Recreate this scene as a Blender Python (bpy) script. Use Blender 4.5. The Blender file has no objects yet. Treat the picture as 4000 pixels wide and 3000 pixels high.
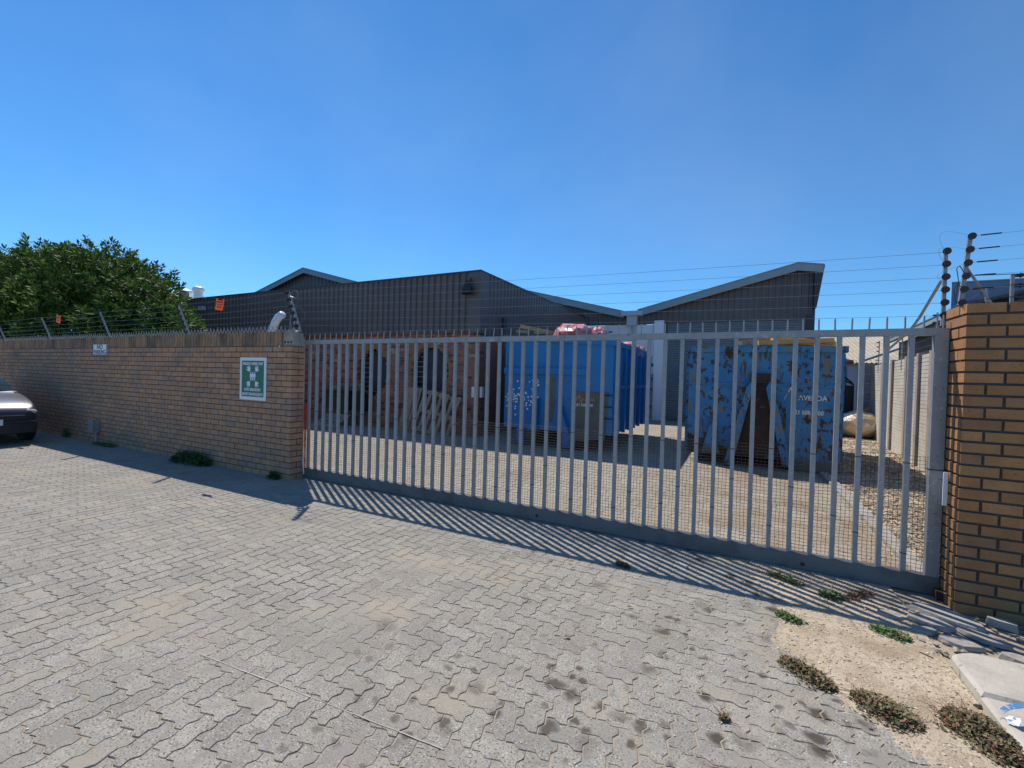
import bpy, math, random
from mathutils import Vector, Matrix, noise
random.seed(7)
R = math.radians
D = bpy.data
scene = bpy.context.scene
col = scene.collection

# ------------------------------------------------------------ camera
YAW, PITCH, ROLL, FPX, EYE = 0.469870857, -0.0147326829, 0.0281024427, 1720.45, 1.57
fw = Vector((-math.sin(YAW) * math.cos(PITCH), math.cos(YAW) * math.cos(PITCH), math.sin(PITCH)))
rt = Vector((math.cos(YAW), math.sin(YAW), 0))
up = rt.cross(fw)
rt2 = math.cos(ROLL) * rt + math.sin(ROLL) * up
up2 = -math.sin(ROLL) * rt + math.cos(ROLL) * up
cd = D.cameras.new('camera')
cd.sensor_width = 36
cd.lens = FPX / 4000 * 36
cd.clip_start, cd.clip_end = 0.05, 2000
cam = D.objects.new('camera', cd)
m = Matrix((rt2, up2, -fw)).transposed().to_4x4()
m.translation = Vector((0, 0, EYE))
cam.matrix_world = m
col.objects.link(cam)
scene.camera = cam

# ------------------------------------------------------------ sky, sun, exposure
EL = R(55)
sdir = Vector((-0.845 * math.cos(EL), 0.535 * math.cos(EL), math.sin(EL)))
AZ = math.atan2(sdir.x, sdir.y)
w = D.worlds.new('World')
scene.world = w
w.use_nodes = True
wn = w.node_tree
sky = wn.nodes.new('ShaderNodeTexSky')
sky.sky_type = 'NISHITA'
sky.sun_disc = False
sky.sun_elevation = EL
sky.sun_rotation = AZ
sky.altitude = 50
sky.air_density = 1.0
sky.dust_density = 0.0
sky.ozone_density = 10.0
bg = wn.nodes['Background']
bg.inputs['Strength'].default_value = 0.134
tint = wn.nodes.new('ShaderNodeMix'); tint.data_type = 'RGBA'; tint.blend_type = 'MULTIPLY'
tint.inputs['Factor'].default_value = 1; tint.inputs['B'].default_value = (.62, .98, 1.08, 1)
wn.links.new(sky.outputs[0], tint.inputs['A']); 
# a little thin high cloud
tcw = wn.nodes.new('ShaderNodeTexCoord'); mpw = wn.nodes.new('ShaderNodeMapping'); mpw.inputs['Scale'].default_value = (1.0, 1.0, 1.4)
nzw = wn.nodes.new('ShaderNodeTexNoise'); nzw.inputs['Scale'].default_value = 1.7; nzw.inputs['Detail'].default_value = 5; nzw.inputs['Roughness'].default_value = .5
nzw.inputs['Distortion'].default_value = .1
mrw = wn.nodes.new('ShaderNodeMapRange'); mrw.inputs['From Min'].default_value = .46; mrw.inputs['From Max'].default_value = .80; mrw.inputs['To Max'].default_value = .11
cl = wn.nodes.new('ShaderNodeMix'); cl.data_type = 'RGBA'; cl.inputs['B'].default_value = (5.6, 6.4, 7.2, 1)
wn.links.new(tcw.outputs['Generated'], mpw.inputs[0]); wn.links.new(mpw.outputs[0], nzw.inputs['Vector']); wn.links.new(nzw.outputs['Fac'], mrw.inputs['Value'])
wn.links.new(mrw.outputs[0], cl.inputs['Factor']); wn.links.new(tint.outputs['Result'], cl.inputs['A']); wn.links.new(cl.outputs['Result'], bg.inputs[0])
sl = D.lights.new('sun', 'SUN')
sl.energy = 5.0
sl.angle = R(0.53)
sl.color = (1.0, 0.94, 0.84)
so = D.objects.new('sun', sl)
so.rotation_euler = (-sdir).to_track_quat('-Z', 'Y').to_euler()
so.location = (0, 0, 30)
col.objects.link(so)
vs = scene.view_settings
vs.view_transform = 'Standard'
vs.look = 'None'
vs.gamma = 1
vs.use_curve_mapping = False
vs.exposure = 0.0

# ------------------------------------------------------------ materials
def mat(name, base, layers=(), rnd=None, rough=0.8, metal=0.0, bump=None, coat=0.0, spec=0.5, trans=0.0, var=0.0, vscale=3.0, rvar=None):
    """layers: (colour, scale, lo, hi[, detail, stretch xyz, kind]) ; rnd: colours picked by the face attribute 'rnd'"""
    mt = D.materials.new(name)
    mt.use_nodes = True
    nt = mt.node_tree
    N, L = nt.nodes, nt.links
    p = N['Principled BSDF']
    p.inputs['Roughness'].default_value = rough
    p.inputs['Metallic'].default_value = metal
    p.inputs['Coat Weight'].default_value = coat
    p.inputs['Specular IOR Level'].default_value = spec
    tc = N.new('ShaderNodeTexCoord')
    def rgb(c):
        n = N.new('ShaderNodeRGB'); n.outputs[0].default_value = (*c, 1); return n.outputs[0]
    if rnd:
        at = N.new('ShaderNodeAttribute'); at.attribute_name = 'rnd'
        cr = N.new('ShaderNodeValToRGB')
        e = cr.color_ramp.elements
        cr.color_ramp.interpolation = 'LINEAR'
        while len(e) < len(rnd): e.new(0.5)
        for i, c in enumerate(rnd):
            e[i].position = i / max(1, len(rnd) - 1); e[i].color = (*c, 1)
        L.new(at.outputs['Fac'], cr.inputs[0]); cur = cr.outputs[0]
    else:
        cur = rgb(base)
    def nz(scale, detail=4, stretch=None, seed=0.0, kind='noise'):
        src = tc.outputs['Object']
        mp = N.new('ShaderNodeMapping')
        mp.inputs['Location'].default_value = (seed, seed * 1.7, seed * 0.6)
        if stretch: mp.inputs['Scale'].default_value = stretch
        L.new(src, mp.inputs[0])
        if kind == 'noise':
            n = N.new('ShaderNodeTexNoise')
            n.inputs['Detail'].default_value = detail
            n.inputs['Roughness'].default_value = 0.6
            n.inputs['Scale'].default_value = scale
            L.new(mp.outputs[0], n.inputs['Vector'])
            return n.outputs['Fac']
        n = N.new('ShaderNodeTexVoronoi')
        n.inputs['Scale'].default_value = scale
        n.inputs['Randomness'].default_value = 1
        # wobble so spots are not circles
        wb = N.new('ShaderNodeTexNoise'); wb.inputs['Scale'].default_value = scale * 2.2
        L.new(mp.outputs[0], wb.inputs['Vector'])
        mx = N.new('ShaderNodeVectorMath'); mx.operation = 'SCALE'; mx.inputs['Scale'].default_value = 0.5 / scale
        L.new(wb.outputs['Color'], mx.inputs[0])
        ad = N.new('ShaderNodeVectorMath'); ad.operation = 'ADD'
        L.new(mp.outputs[0], ad.inputs[0]); L.new(mx.outputs[0], ad.inputs[1])
        L.new(ad.outputs[0], n.inputs['Vector'])
        return n.outputs['Distance']
    def mapr(v, lo, hi):
        mr = N.new('ShaderNodeMapRange'); mr.clamp = True
        mr.inputs['From Min'].default_value = lo; mr.inputs['From Max'].default_value = hi
        L.new(v, mr.inputs['Value']); return mr.outputs[0]
    def mix(a, b, f, mode='MIX'):
        mx = N.new('ShaderNodeMix'); mx.data_type = 'RGBA'; mx.blend_type = mode
        if isinstance(f, float): mx.inputs['Factor'].default_value = f
        else: L.new(f, mx.inputs['Factor'])
        L.new(a, mx.inputs['A']); L.new(b, mx.inputs['B']); return mx.outputs['Result']
    if var:
        v = mapr(nz(vscale, 5, None, 3.1), 0.3, 0.7)
        lo, hi = 1 - var, 1 + var
        g = N.new('ShaderNodeMapRange'); g.inputs['To Min'].default_value = lo; g.inputs['To Max'].default_value = hi
        L.new(v, g.inputs['Value'])
        cmb = N.new('ShaderNodeCombineColor')
        for i in range(3): L.new(g.outputs[0], cmb.inputs[i])
        cur = mix(cur, cmb.outputs[0], 1.0, 'MULTIPLY')
    fac_last = None
    for i, ly in enumerate(layers):
        c, sc, lo, hi = ly[:4]
        det = ly[4] if len(ly) > 4 else 4
        st = ly[5] if len(ly) > 5 else None
        kd = ly[6] if len(ly) > 6 else 'noise'
        f = mapr(nz(sc, det, st, 11.3 * (i + 1), kd), lo, hi)
        if len(ly) > 7:      # mask by a second noise (scale, lo, hi)
            ms = ly[7]
            f2 = mapr(nz(ms[0], 2, None, 5.5 * (i + 2)), ms[1], ms[2])
            if len(ms) > 3:      # wear limited to one part of the place: (.., axis, from, to)
                sx_ = N.new('ShaderNodeSeparateXYZ'); L.new(tc.outputs['Object'], sx_.inputs[0])
                f3 = mapr(sx_.outputs[ms[3]], ms[4], ms[5])
                m3 = N.new('ShaderNodeMath'); m3.operation = 'MULTIPLY'
                L.new(f2, m3.inputs[0]); L.new(f3, m3.inputs[1]); f2 = m3.outputs[0]
            mm = N.new('ShaderNodeMath'); mm.operation = 'MULTIPLY'
            L.new(f, mm.inputs[0]); L.new(f2, mm.inputs[1]); f = mm.outputs[0]
        cur = mix(cur, rgb(c), f)
        if rvar == i:
            r = N.new('ShaderNodeMapRange'); r.inputs['To Min'].default_value = rough; r.inputs['To Max'].default_value = 0.9
            L.new(f, r.inputs['Value']); L.new(r.outputs[0], p.inputs['Roughness'])
            r2 = N.new('ShaderNodeMapRange'); r2.inputs['To Min'].default_value = metal; r2.inputs['To Max'].default_value = 0
            L.new(f, r2.inputs['Value']); L.new(r2.outputs[0], p.inputs['Metallic'])
    L.new(cur, p.inputs['Base Color'])
    if bump:
        sc, dist = bump[:2]
        b = N.new('ShaderNodeBump'); b.inputs['Distance'].default_value = dist
        b.inputs['Strength'].default_value = 1.0
        L.new(nz(sc, 6, bump[2] if len(bump) > 2 else None), b.inputs['Height']); L.new(b.outputs[0], p.inputs['Normal'])
    if trans:
        t = N.new('ShaderNodeBsdfTranslucent'); L.new(cur, t.inputs['Color'])
        ms = N.new('ShaderNodeMixShader'); ms.inputs[0].default_value = trans
        L.new(p.outputs[0], ms.inputs[1]); L.new(t.outputs[0], ms.inputs[2])
        L.new(ms.outputs[0], N['Material Output'].inputs['Surface'])
    return mt

K = {}
K['paver'] = mat('paver_concrete', 0, rnd=[(.285, .260, .222), (.335, .308, .264), (.305, .279, .240), (.350, .322, .275), (.268, .245, .212), (.325, .298, .256)],
    layers=[((.11, .10, .09), 105, .555, .61, 3), ((.56, .53, .47), 140, .60, .68, 2), ((.22, .20, .175), 26, .56, .72, 5), ((.26, .24, .21), 7, .50, .72, 6),
            ((.36, .31, .24), 1.7, .54, .72, 7), ((.25, .23, .20), .9, .55, .75, 7),
            ((.085, .072, .058), 5.0, .30, .14, 3, None, 'vor', (.9, .44, .54, 0, -1.7, -.6)), ((.11, .09, .07), 8.5, .28, .15, 3, None, 'vor', (1.1, .48, .56, 0, -2.4, -1.0)), ((.15, .125, .10), 2.6, .22, .06, 3, None, 'vor', (.7, .50, .56, 0, -4.5, -2.0))],
    rough=.93, bump=(240, .0016), var=.12, vscale=5, spec=.2)
K['paver_yard'] = mat('yard_paver_concrete', 0, rnd=[(.32, .285, .235), (.37, .33, .27), (.345, .305, .25), (.385, .34, .28)],
    layers=[((.26, .185, .115), 2.2, .36, .62, 7, None, 'noise', (.6, .30, .50, 0, -2.2, .8)), ((.30, .235, .16), 1.1, .5, .8, 6), ((.27, .25, .22), .5, .6, .8, 6)], rough=.93, bump=(120, .002), var=.08, spec=.2)
K['sand'] = mat('sand_ground', (.50, .41, .30), layers=[((.34, .265, .18), 4, .44, .66, 8), ((.33, .255, .17), 28, .50, .66, 8), ((.56, .48, .38), 70, .58, .72, 3), ((.16, .12, .085), 75, .615, .66, 4)],
    rough=.97, bump=(90, .006), var=.1, spec=.1)
BR = [(.46, .262, .155), (.42, .232, .138), (.48, .28, .168), (.40, .24, .165), (.45, .245, .138), (.31, .22, .175), (.47, .27, .158)]
K['joint'] = mat('joint_sand', (.37, .31, .235), layers=[((.26, .21, .16), 9, .45, .7, 6), ((.46, .40, .31), 60, .6, .75, 3)], rough=.97, bump=(90, .004), spec=.1)
K['brick'] = mat('tan_face_brick', 0, rnd=BR, layers=[((.14, .09, .06), 90, .66, .74, 2), ((.25, .19, .15), 1.4, .52, .76, 7, (1, 1, 1.6)), ((.13, .11, .09), .8, .60, .78, 8), ((.50, .40, .31), 30, .66, .8, 3)],
    rough=.88, bump=(70, .003), var=.16, vscale=9, spec=.25)
K['brickC'] = mat('weathered_coping_brick', 0, rnd=[(.36, .215, .13), (.30, .19, .125), (.40, .24, .14), (.25, .18, .13), (.34, .20, .12)],
    layers=[((.10, .085, .07), 3.0, .48, .72, 6, (1, 1, .6)), ((.45, .34, .25), 34, .66, .8, 3)], rough=.9, bump=(70, .003), var=.2, vscale=9, spec=.2)
K['brickP'] = mat('ochre_face_brick', 0, rnd=[(.35, .178, .078), (.30, .150, .066), (.38, .198, .088), (.33, .165, .072), (.26, .145, .075)],
    layers=[((.12, .07, .04), 75, .65, .72, 2), ((.30, .19, .11), 3.5, .58, .8, 5)], rough=.88, bump=(60, .003), var=.14, vscale=8, spec=.25)
K['redbrick'] = mat('red_face_brick', 0, rnd=[(.40, .15, .095), (.35, .125, .08), (.08, .06, .06), (.44, .17, .105), (.32, .115, .08), (.39, .145, .095), (.11, .08, .07), (.52, .31, .20)],
    rough=.85, bump=(60, .003), var=.15, vscale=8)
K['mortar'] = mat('grey_mortar', (.075, .07, .068), rough=.95, bump=(50, .003), var=.2)
K['mortar_l'] = mat('pale_mortar', (.34, .24, .18), rough=.95, bump=(50, .003), var=.2)
K['concrete'] = mat('concrete', (.46, .42, .36), layers=[((.30, .27, .23), 3, .5, .75, 7), ((.55, .51, .45), 26, .6, .8, 4), ((.14, .13, .12), 12, .62, .70, 5), ((.34, .31, .27), 1.3, .5, .7, 8)], rough=.92, bump=(60, .003), var=.08, spec=.2)
K['concrete_d'] = mat('old_concrete', (.35, .32, .28), layers=[((.17, .16, .15), 6, .5, .72, 6)], rough=.94, bump=(40, .006), spec=.2)
K['galv'] = mat('galvanised_steel', (.285, .30, .325), layers=[((.20, .21, .22), 9, .5, .75, 6, (1, 1, .10)), ((.50, .52, .53), 30, .6, .8, 3), ((.16, .09, .055), 13, .665, .71, 6), ((.12, .12, .12), 45, .66, .70, 3)], rough=.46, metal=.25, bump=(60, .0006), var=.1, vscale=12, spec=.5)
K['galv_d'] = mat('weathered_beam_steel', (.16, .17, .175), layers=[((.10, .10, .10), 4, .45, .7, 6), ((.25, .22, .18), 9, .66, .8, 5)], rough=.6, metal=.3, bump=(50, .001))
K['clad'] = mat('charcoal_cladding', (.115, .088, .086), layers=[((.145, .115, .11), .6, .45, .8, 4)], rough=.42, metal=.1, var=.1, vscale=1.2)
K['clad_d'] = mat('charcoal_trim', (.040, .036, .042), rough=.45)
K['fascia'] = mat('grey_blue_fascia', (.27, .33, .36), rough=.5, var=.06)
K['white'] = mat('white_plaster', (.84, .84, .86), layers=[((.68, .68, .69), 1.2, .55, .8, 6), ((.40, .37, .33), 2.5, .68, .8, 5)], rough=.85, bump=(80, .001))
K['shut'] = mat('roller_shutter_steel', (.20, .225, .25), rough=.38, metal=.35, var=.1, vscale=2)
K['black'] = mat('black_plastic', (.018, .018, .02), rough=.45)
K['rubber'] = mat('rubber', (.02, .02, .021), rough=.85)
K['dark'] = mat('dark_opening', (.015, .016, .018), rough=.6)
K['blind'] = mat('dark_slat_blind', (.045, .045, .05), rough=.7, bump=(30, .01, (.02, .02, 6)), var=.15, vscale=6)
K['blue1'] = mat('glossy_blue_paint', (.012, .165, .42), layers=[((.008, .115, .31), 1.1, .5, .75, 6), ((.05, .23, .46), 2.5, .62, .8, 5), ((.13, .12, .085), 4.5, .655, .675, 8), ((.10, .04, .02), 9, .70, .72, 6)],
    rough=.36, bump=(3, .012), spec=.4, coat=.12)
K['blue2'] = mat('rusty_blue_paint', (.028, .18, .38), layers=[((.08, .23, .34), 1.8, .46, .70, 7), ((.16, .16, .13), 5.5, .585, .60, 10, (1, 1, .55)), ((.06, .038, .028), 5.5, .60, .62, 10, (1, 1, .55)),
    ((.06, .036, .026), 11, .535, .565, 9, (1, 1, .8), 'noise', (1.6, .42, .52)), ((.075, .045, .03), 7, .56, .62, 8, (1.6, 1.6, .22), 'noise', (1.2, .46, .60)), ((.07, .048, .036), 2.4, .50, .62, 9, None, 'noise', (1.3, .35, .5, 2, .75, .15))],
    rough=.5, bump=(4, .012), spec=.4, rvar=2)
K['rust'] = mat('dark_rusty_steel', (.045, .025, .018), layers=[((.10, .045, .022), 5, .5, .7, 7), ((.05, .12, .17), 6, .62, .66, 6)], rough=.85, bump=(20, .005))
K['patch'] = mat('grey_primer_patch', (.11, .115, .10), layers=[((.16, .12, .10), 2, .5, .75, 6), ((.07, .07, .06), 5, .5, .8, 6)], rough=.7)
K['wpaint'] = mat('white_lettering', (.60, .62, .62), layers=[((.13, .12, .10), 14, .56, .62, 5)], rough=.6)
K['opaint'] = mat('faded_orange_lettering', (.45, .22, .13), layers=[((.11, .11, .10), 16, .52, .58, 5)], rough=.7)
K['wood'] = mat('pale_timber', (.44, .30, .17), layers=[((.30, .18, .09), 6, .45, .7, 6, (.3, 6, 6))], rough=.8, bump=(30, .002, (.1, 4, 4)), var=.15)
K['wood_o'] = mat('orange_timber', (.74, .37, .12), layers=[((.50, .22, .07), 6, .5, .75, 6, (.2, 5, 5))], rough=.75, var=.12)
K['wood_g'] = mat('weathered_pallet_wood', (.38, .29, .19), layers=[((.15, .115, .085), 9, .5, .75, 6, (2, 2, .3))], rough=.9, bump=(40, .002), var=.2, vscale=5)
K['redbag'] = mat('red_plastic_sheet', (.62, .14, .12), layers=[((.72, .42, .38), 5, .5, .62, 5)], rough=.35, coat=.3)
K['bale'] = mat('clear_film_bale', 0, rnd=[(.50, .36, .20), (.62, .47, .29), (.33, .24, .16), (.78, .73, .66), (.55, .40, .22), (.24, .20, .18), (.66, .50, .30)], rough=.22, coat=.5, bump=(12, .02))
K['sign_w'] = mat('white_sign_board', (.74, .76, .80), rough=.5)
K['sign_g'] = mat('green_sign_paint', (.006, .145, .085), rough=.5)
K['ink'] = mat('black_ink', (.015, .017, .025), rough=.5)
K['orange'] = mat('orange_plastic_sign', (.95, .28, .02), rough=.45, trans=.6)
K['precast'] = mat('precast_concrete_panel', (.48, .45, .385), layers=[((.32, .30, .26), 1.8, .5, .8, 7), ((.25, .23, .20), 3.4, .62, .75, 7, (1, .3, 1)), ((.62, .58, .49), 22, .62, .8, 4)], rough=.95, bump=(60, .003), var=.08)
K['precast_p'] = mat('precast_concrete_post', (.36, .28, .24), layers=[((.22, .18, .16), 4, .5, .75, 6)], rough=.95, bump=(50, .003))
K['gutter'] = mat('pale_gutter_metal', (.50, .52, .54), rough=.5)
K['asb'] = mat('fibre_cement_roof', (.46, .41, .33), layers=[((.30, .27, .22), 2, .5, .75, 6)], rough=.92)
K['wroof'] = mat('white_roof_sheet', (.62, .66, .68), rough=.5, metal=.2)
K['greybld'] = mat('grey_render', (.22, .25, .33), layers=[((.27, .30, .37), .5, .4, .7, 4)], rough=.9)
K['leaf'] = mat('glossy_leaf', 0, rnd=[(.024, .056, .014), (.045, .10, .02), (.07, .145, .026), (.15, .22, .04), (.033, .076, .016), (.20, .22, .05)], rough=.62, trans=.2, spec=.15)
K['bark'] = mat('grey_brown_bark', (.12, .09, .065), layers=[((.06, .045, .035), 8, .5, .7, 6, (1, 1, .3))], rough=.95, bump=(20, .01))
K['weed'] = mat('weed_leaf', 0, rnd=[(.09, .18, .04), (.14, .24, .06), (.07, .13, .035), (.20, .27, .09)], rough=.6, trans=.15)
K['weed_r'] = mat('dry_weed_leaf', 0, rnd=[(.12, .13, .05), (.17, .16, .07), (.28, .14, .085), (.11, .11, .045), (.20, .18, .08), (.32, .19, .11)], rough=.7, trans=.1)
K['weed_d'] = mat('dark_weed_leaf', 0, rnd=[(.04, .085, .025), (.06, .12, .03), (.035, .07, .02), (.09, .14, .04)], rough=.7)
K['stem'] = mat('red_weed_stem', (.22, .09, .06), rough=.7)
K['stone'] = mat('loose_stone', 0, rnd=[(.26, .22, .18), (.34, .27, .19), (.20, .19, .18), (.46, .37, .26), (.28, .25, .22), (.15, .14, .13), (.42, .31, .18)], rough=.9, bump=(60, .003))
K['pebble'] = mat('pebble_chips', 0, rnd=[(.50, .41, .30), (.36, .28, .20), (.66, .60, .50), (.42, .32, .22), (.22, .17, .13)], rough=.9)
K['dleaf'] = mat('dry_yellow_leaf', 0, rnd=[(.60, .38, .10), (.48, .26, .08), (.68, .50, .18), (.30, .14, .06)], rough=.7, trans=.2)
K['net'] = mat('black_netting', (.030, .026, .026), rough=.6)
K['wire'] = mat('fence_wire', (.30, .30, .31), rough=.4, metal=.6)
K['carpaint'] = mat('dark_mauve_car_paint', (.050, .043, .060), rough=.3, metal=.1, coat=.45)
K['glass'] = mat('dark_car_glass', (.03, .04, .035), rough=.04, spec=.5)
K['lamp'] = mat('clear_headlamp', (.55, .56, .58), rough=.12, coat=.8)
K['bluegrey'] = mat('blue_spray_paint', (.05, .20, .42), layers=[((.46, .42, .36), 30, .5, .6, 4)], rough=.8)
K['paper'] = mat('white_paper', (.80, .80, .84), rough=.8)
K['redmesh'] = mat('red_plastic_mesh', (.42, .05, .035), rough=.6)
K['dgreen'] = mat('dark_green_paint', (.022, .045, .028), rough=.6)
K['flue'] = mat('white_flue_pipe', (.66, .72, .80), rough=.35)
K['yellow'] = mat('yellow_board', (.72, .52, .16), rough=.7)

# ------------------------------------------------------------ mesh builder
class MB:
    def __init__(s): s.v, s.f, s.r, s.mi, s.cur = [], [], [], [], 0
    def face(s, pts, rnd=None):
        n = len(s.v); s.v += [tuple(p) for p in pts]; s.f.append(tuple(range(n, n + len(pts))))
        s.r.append(random.random() if rnd is None else rnd); s.mi.append(s.cur)
    def raw(s, vs, fs, rnd=None):
        n = len(s.v); s.v += [tuple(p) for p in vs]
        q = random.random() if rnd is None else rnd
        for f in fs: s.f.append(tuple(i + n for i in f)); s.r.append(q); s.mi.append(s.cur)
    def box(s, x0, x1, y0, y1, z0, z1, rnd=None, M=None):
        vs = [Vector((x, y, z)) for z in (z0, z1) for y in (y0, y1) for x in (x0, x1)]
        if M is not None: vs = [M @ v for v in vs]
        s.raw(vs, [(0, 2, 3, 1), (4, 5, 7, 6), (0, 1, 5, 4), (2, 6, 7, 3), (0, 4, 6, 2), (1, 3, 7, 5)], rnd)
    def prism(s, pts, d, rnd=None):
        """closed outline pts (3D) extruded by vector d"""
        n = len(pts); d = Vector(d)
        a = [Vector(p) for p in pts]; b = [p + d for p in a]
        s.raw(a + b, [tuple(range(n - 1, -1, -1)), tuple(range(n, 2 * n))] + [(i, (i + 1) % n, n + (i + 1) % n, n + i) for i in range(n)], rnd)
    def tube(s, pts, r, n=6, rnd=None, caps=True, r1=None):
        pts = [Vector(p) for p in pts]; rings = []
        prev = None
        for i, p in enumerate(pts):
            t = (pts[min(i + 1, len(pts) - 1)] - pts[max(i - 1, 0)]).normalized()
            a = t.orthogonal().normalized() if prev is None else (prev - t * prev.dot(t)).normalized()
            prev = a; b = t.cross(a)
            rr = r if r1 is None else r + (r1 - r) * i / (len(pts) - 1)
            rings.append([p + rr * (math.cos(2 * math.pi * k / n) * a + math.sin(2 * math.pi * k / n) * b) for k in range(n)])
        vs = [q for g in rings for q in g]; fs = []
        for i in range(len(pts) - 1):
            for k in range(n):
                fs.append((i * n + k, i * n + (k + 1) % n, (i + 1) * n + (k + 1) % n, (i + 1) * n + k))
        if caps: fs += [tuple(range(n - 1, -1, -1)), tuple(range((len(pts) - 1) * n, len(pts) * n))]
        s.raw(vs, fs, rnd)
    def cyl(s, p0, p1, r0, r1=None, n=12, rnd=None): s.tube([p0, p1], r0, n, rnd, True, r1 if r1 is not None else r0)
    def blob(s, c, r, sc=(1, 1, 1), jit=.2, sub=1, rnd=None, rot=None):
        c = Vector(c)
        vs, fs = ICO[sub]
        o = []
        ph = Vector((random.random() * 50, random.random() * 50, random.random() * 50))
        for v in vs:
            k = 1 + jit * (noise.noise(v * 1.3 + ph) * 2)
            q = Vector((v.x * sc[0], v.y * sc[1], v.z * sc[2])) * (r * k)
            if rot is not None: q = rot @ q
            o.append(c + q)
        s.raw(o, fs, rnd)
    def build(s, name, m, parent=None, org=None, smooth=False, local=False):
        if org is None:
            if parent is not None: org = Vector(parent['_w'])
            else:
                xs = [p[0] for p in s.v]; ys = [p[1] for p in s.v]; zs = [p[2] for p in s.v]
                org = Vector(((min(xs) + max(xs)) / 2, (min(ys) + max(ys)) / 2, min(zs)))
        org = Vector(org)
        if local: vv = s.v
        else: vv = [(p[0] - org[0], p[1] - org[1], p[2] - org[2]) for p in s.v]
        me = D.meshes.new(name)
        me.from_pydata(vv, [], s.f)
        ms = m if isinstance(m, (list, tuple)) else [m]
        for k in ms: me.materials.append(K[k])
        at = me.attributes.new('rnd', 'FLOAT', 'FACE')
        at.data.foreach_set('value', s.r)
        if len(ms) > 1: me.polygons.foreach_set('material_index', s.mi)
        if smooth: me.polygons.foreach_set('use_smooth', [True] * len(me.polygons))
        me.update()
        o = D.objects.new(name, me); col.objects.link(o)
        if parent is not None: o.parent = parent; o['_w'] = parent['_w']
        else: o.location = org; o['_w'] = tuple(org)
        return o

import bmesh
ICO = {}
for sb in (1, 2, 3):
    b = bmesh.new(); bmesh.ops.create_icosphere(b, subdivisions=sb, radius=1)
    ICO[sb] = ([v.co.copy() for v in b.verts], [tuple(v.index for v in f.verts) for f in b.faces]); b.free()

def tag(o, label=None, cat=None, group=None, kind=None):
    if label: o['label'] = label
    if cat: o['category'] = cat
    if group: o['group'] = group
    if kind: o['kind'] = kind
    return o
def thing(name, loc, label, cat, group=None):
    o = D.objects.new(name, None); o.empty_display_size = .1; col.objects.link(o)
    o.location = loc; o['_w'] = tuple(loc)
    return tag(o, label, cat, group)
def child_copy(o, parent, loc=None, rot=None):
    c = o.copy(); col.objects.link(c); c.parent = parent
    if loc is not None: c.location = loc
    if rot is not None: c.rotation_euler = rot
    for g in o.children:
        child_copy(g, c)
    return c
def text(name, body, size, M, mk, parent, bold=0.0, sx=1.0, ext=.0008, align='CENTER', space=1.0):
    cu = D.curves.new(name, 'FONT'); cu.body = body; cu.size = size; cu.align_x = align; cu.align_y = 'CENTER'
    cu.extrude = ext; cu.offset = bold; cu.resolution_u = 3; cu.space_character = space
    t = D.objects.new(name, cu); col.objects.link(t)
    dg = bpy.context.evaluated_depsgraph_get()
    me = D.meshes.new_from_object(t.evaluated_get(dg))
    D.objects.remove(t); D.curves.remove(cu)
    org = Vector(parent['_w'])
    for v in me.vertices:
        q = M @ Vector((v.co.x * sx, v.co.y, v.co.z)); v.co = q - org
    me.materials.clear(); me.materials.append(K[mk])
    o = D.objects.new(name, me); col.objects.link(o); o.parent = parent; o['_w'] = parent['_w']
    return o
def face_minus_y(x, y, z, rot=0):       # text plane facing the street (-Y), x to the right
    return Matrix.Translation((x, y, z)) @ Matrix.Rotation(R(90), 4, 'X') @ Matrix.Rotation(rot, 4, 'Z')

# ------------------------------------------------------------ ground and paving (the setting)
g = MB(); S = 400
gx = [-S, -60, -30, -18, 3, 30, S]; gy = [-S, -30, -4, 19, 60, S]
for i in range(len(gx) - 1):
    for j in range(len(gy) - 1):
        g.face([(gx[i], gy[j], -.0036), (gx[i + 1], gy[j], -.0036), (gx[i + 1], gy[j + 1], -.0036), (gx[i], gy[j + 1], -.0036)])
tag(g.build('ground', 'joint', org=(0, 0, 0)), kind='structure')

U = .105
ZA = .088 * U
def warp_edge_h(i, j, rev=False):        # points after the start of the unit edge from (i,j) to (i+1,j)
    p = [(i + .20, j, 0, ZA * .65), (i + .36, j, 0, ZA), (i + .64, j, 0, -ZA), (i + .80, j, 0, -ZA * .65)]
    return p[::-1] if rev else p
def warp_edge_v(i, j, rev=False):
    p = [(i, j + .20, -ZA * .65, 0), (i, j + .36, -ZA, 0), (i, j + .64, ZA, 0), (i, j + .80, ZA * .65, 0)]
    return p[::-1] if rev else p
def paver_outline(i, j, w, h, gap):
    P = []
    def c(x, y, dx, dy, nx, ny): P.append((x * U + dx + nx * gap, y * U + dy + ny * gap))
    for k in range(w):
        c(i + k, j, 0, 0, 1 if k == 0 else 0, 1)
        for q in warp_edge_h(i + k, j): c(*q, 0, 1)
    for k in range(h):
        c(i + w, j + k, 0, 0, -1, 1 if k == 0 else 0)
        for q in warp_edge_v(i + w, j + k): c(*q, -1, 0)
    for k in range(w):
        c(i + w - k, j + h, 0, 0, -1 if k == 0 else 0, -1)
        for q in warp_edge_h(i + w - k - 1, j + h, True): c(*q, 0, -1)
    for k in range(h):
        c(i, j + h - k, 0, 0, 1, -1 if k == 0 else 0)
        for q in warp_edge_v(i, j + h - k - 1, True): c(*q, 1, 0)
    return P
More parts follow.
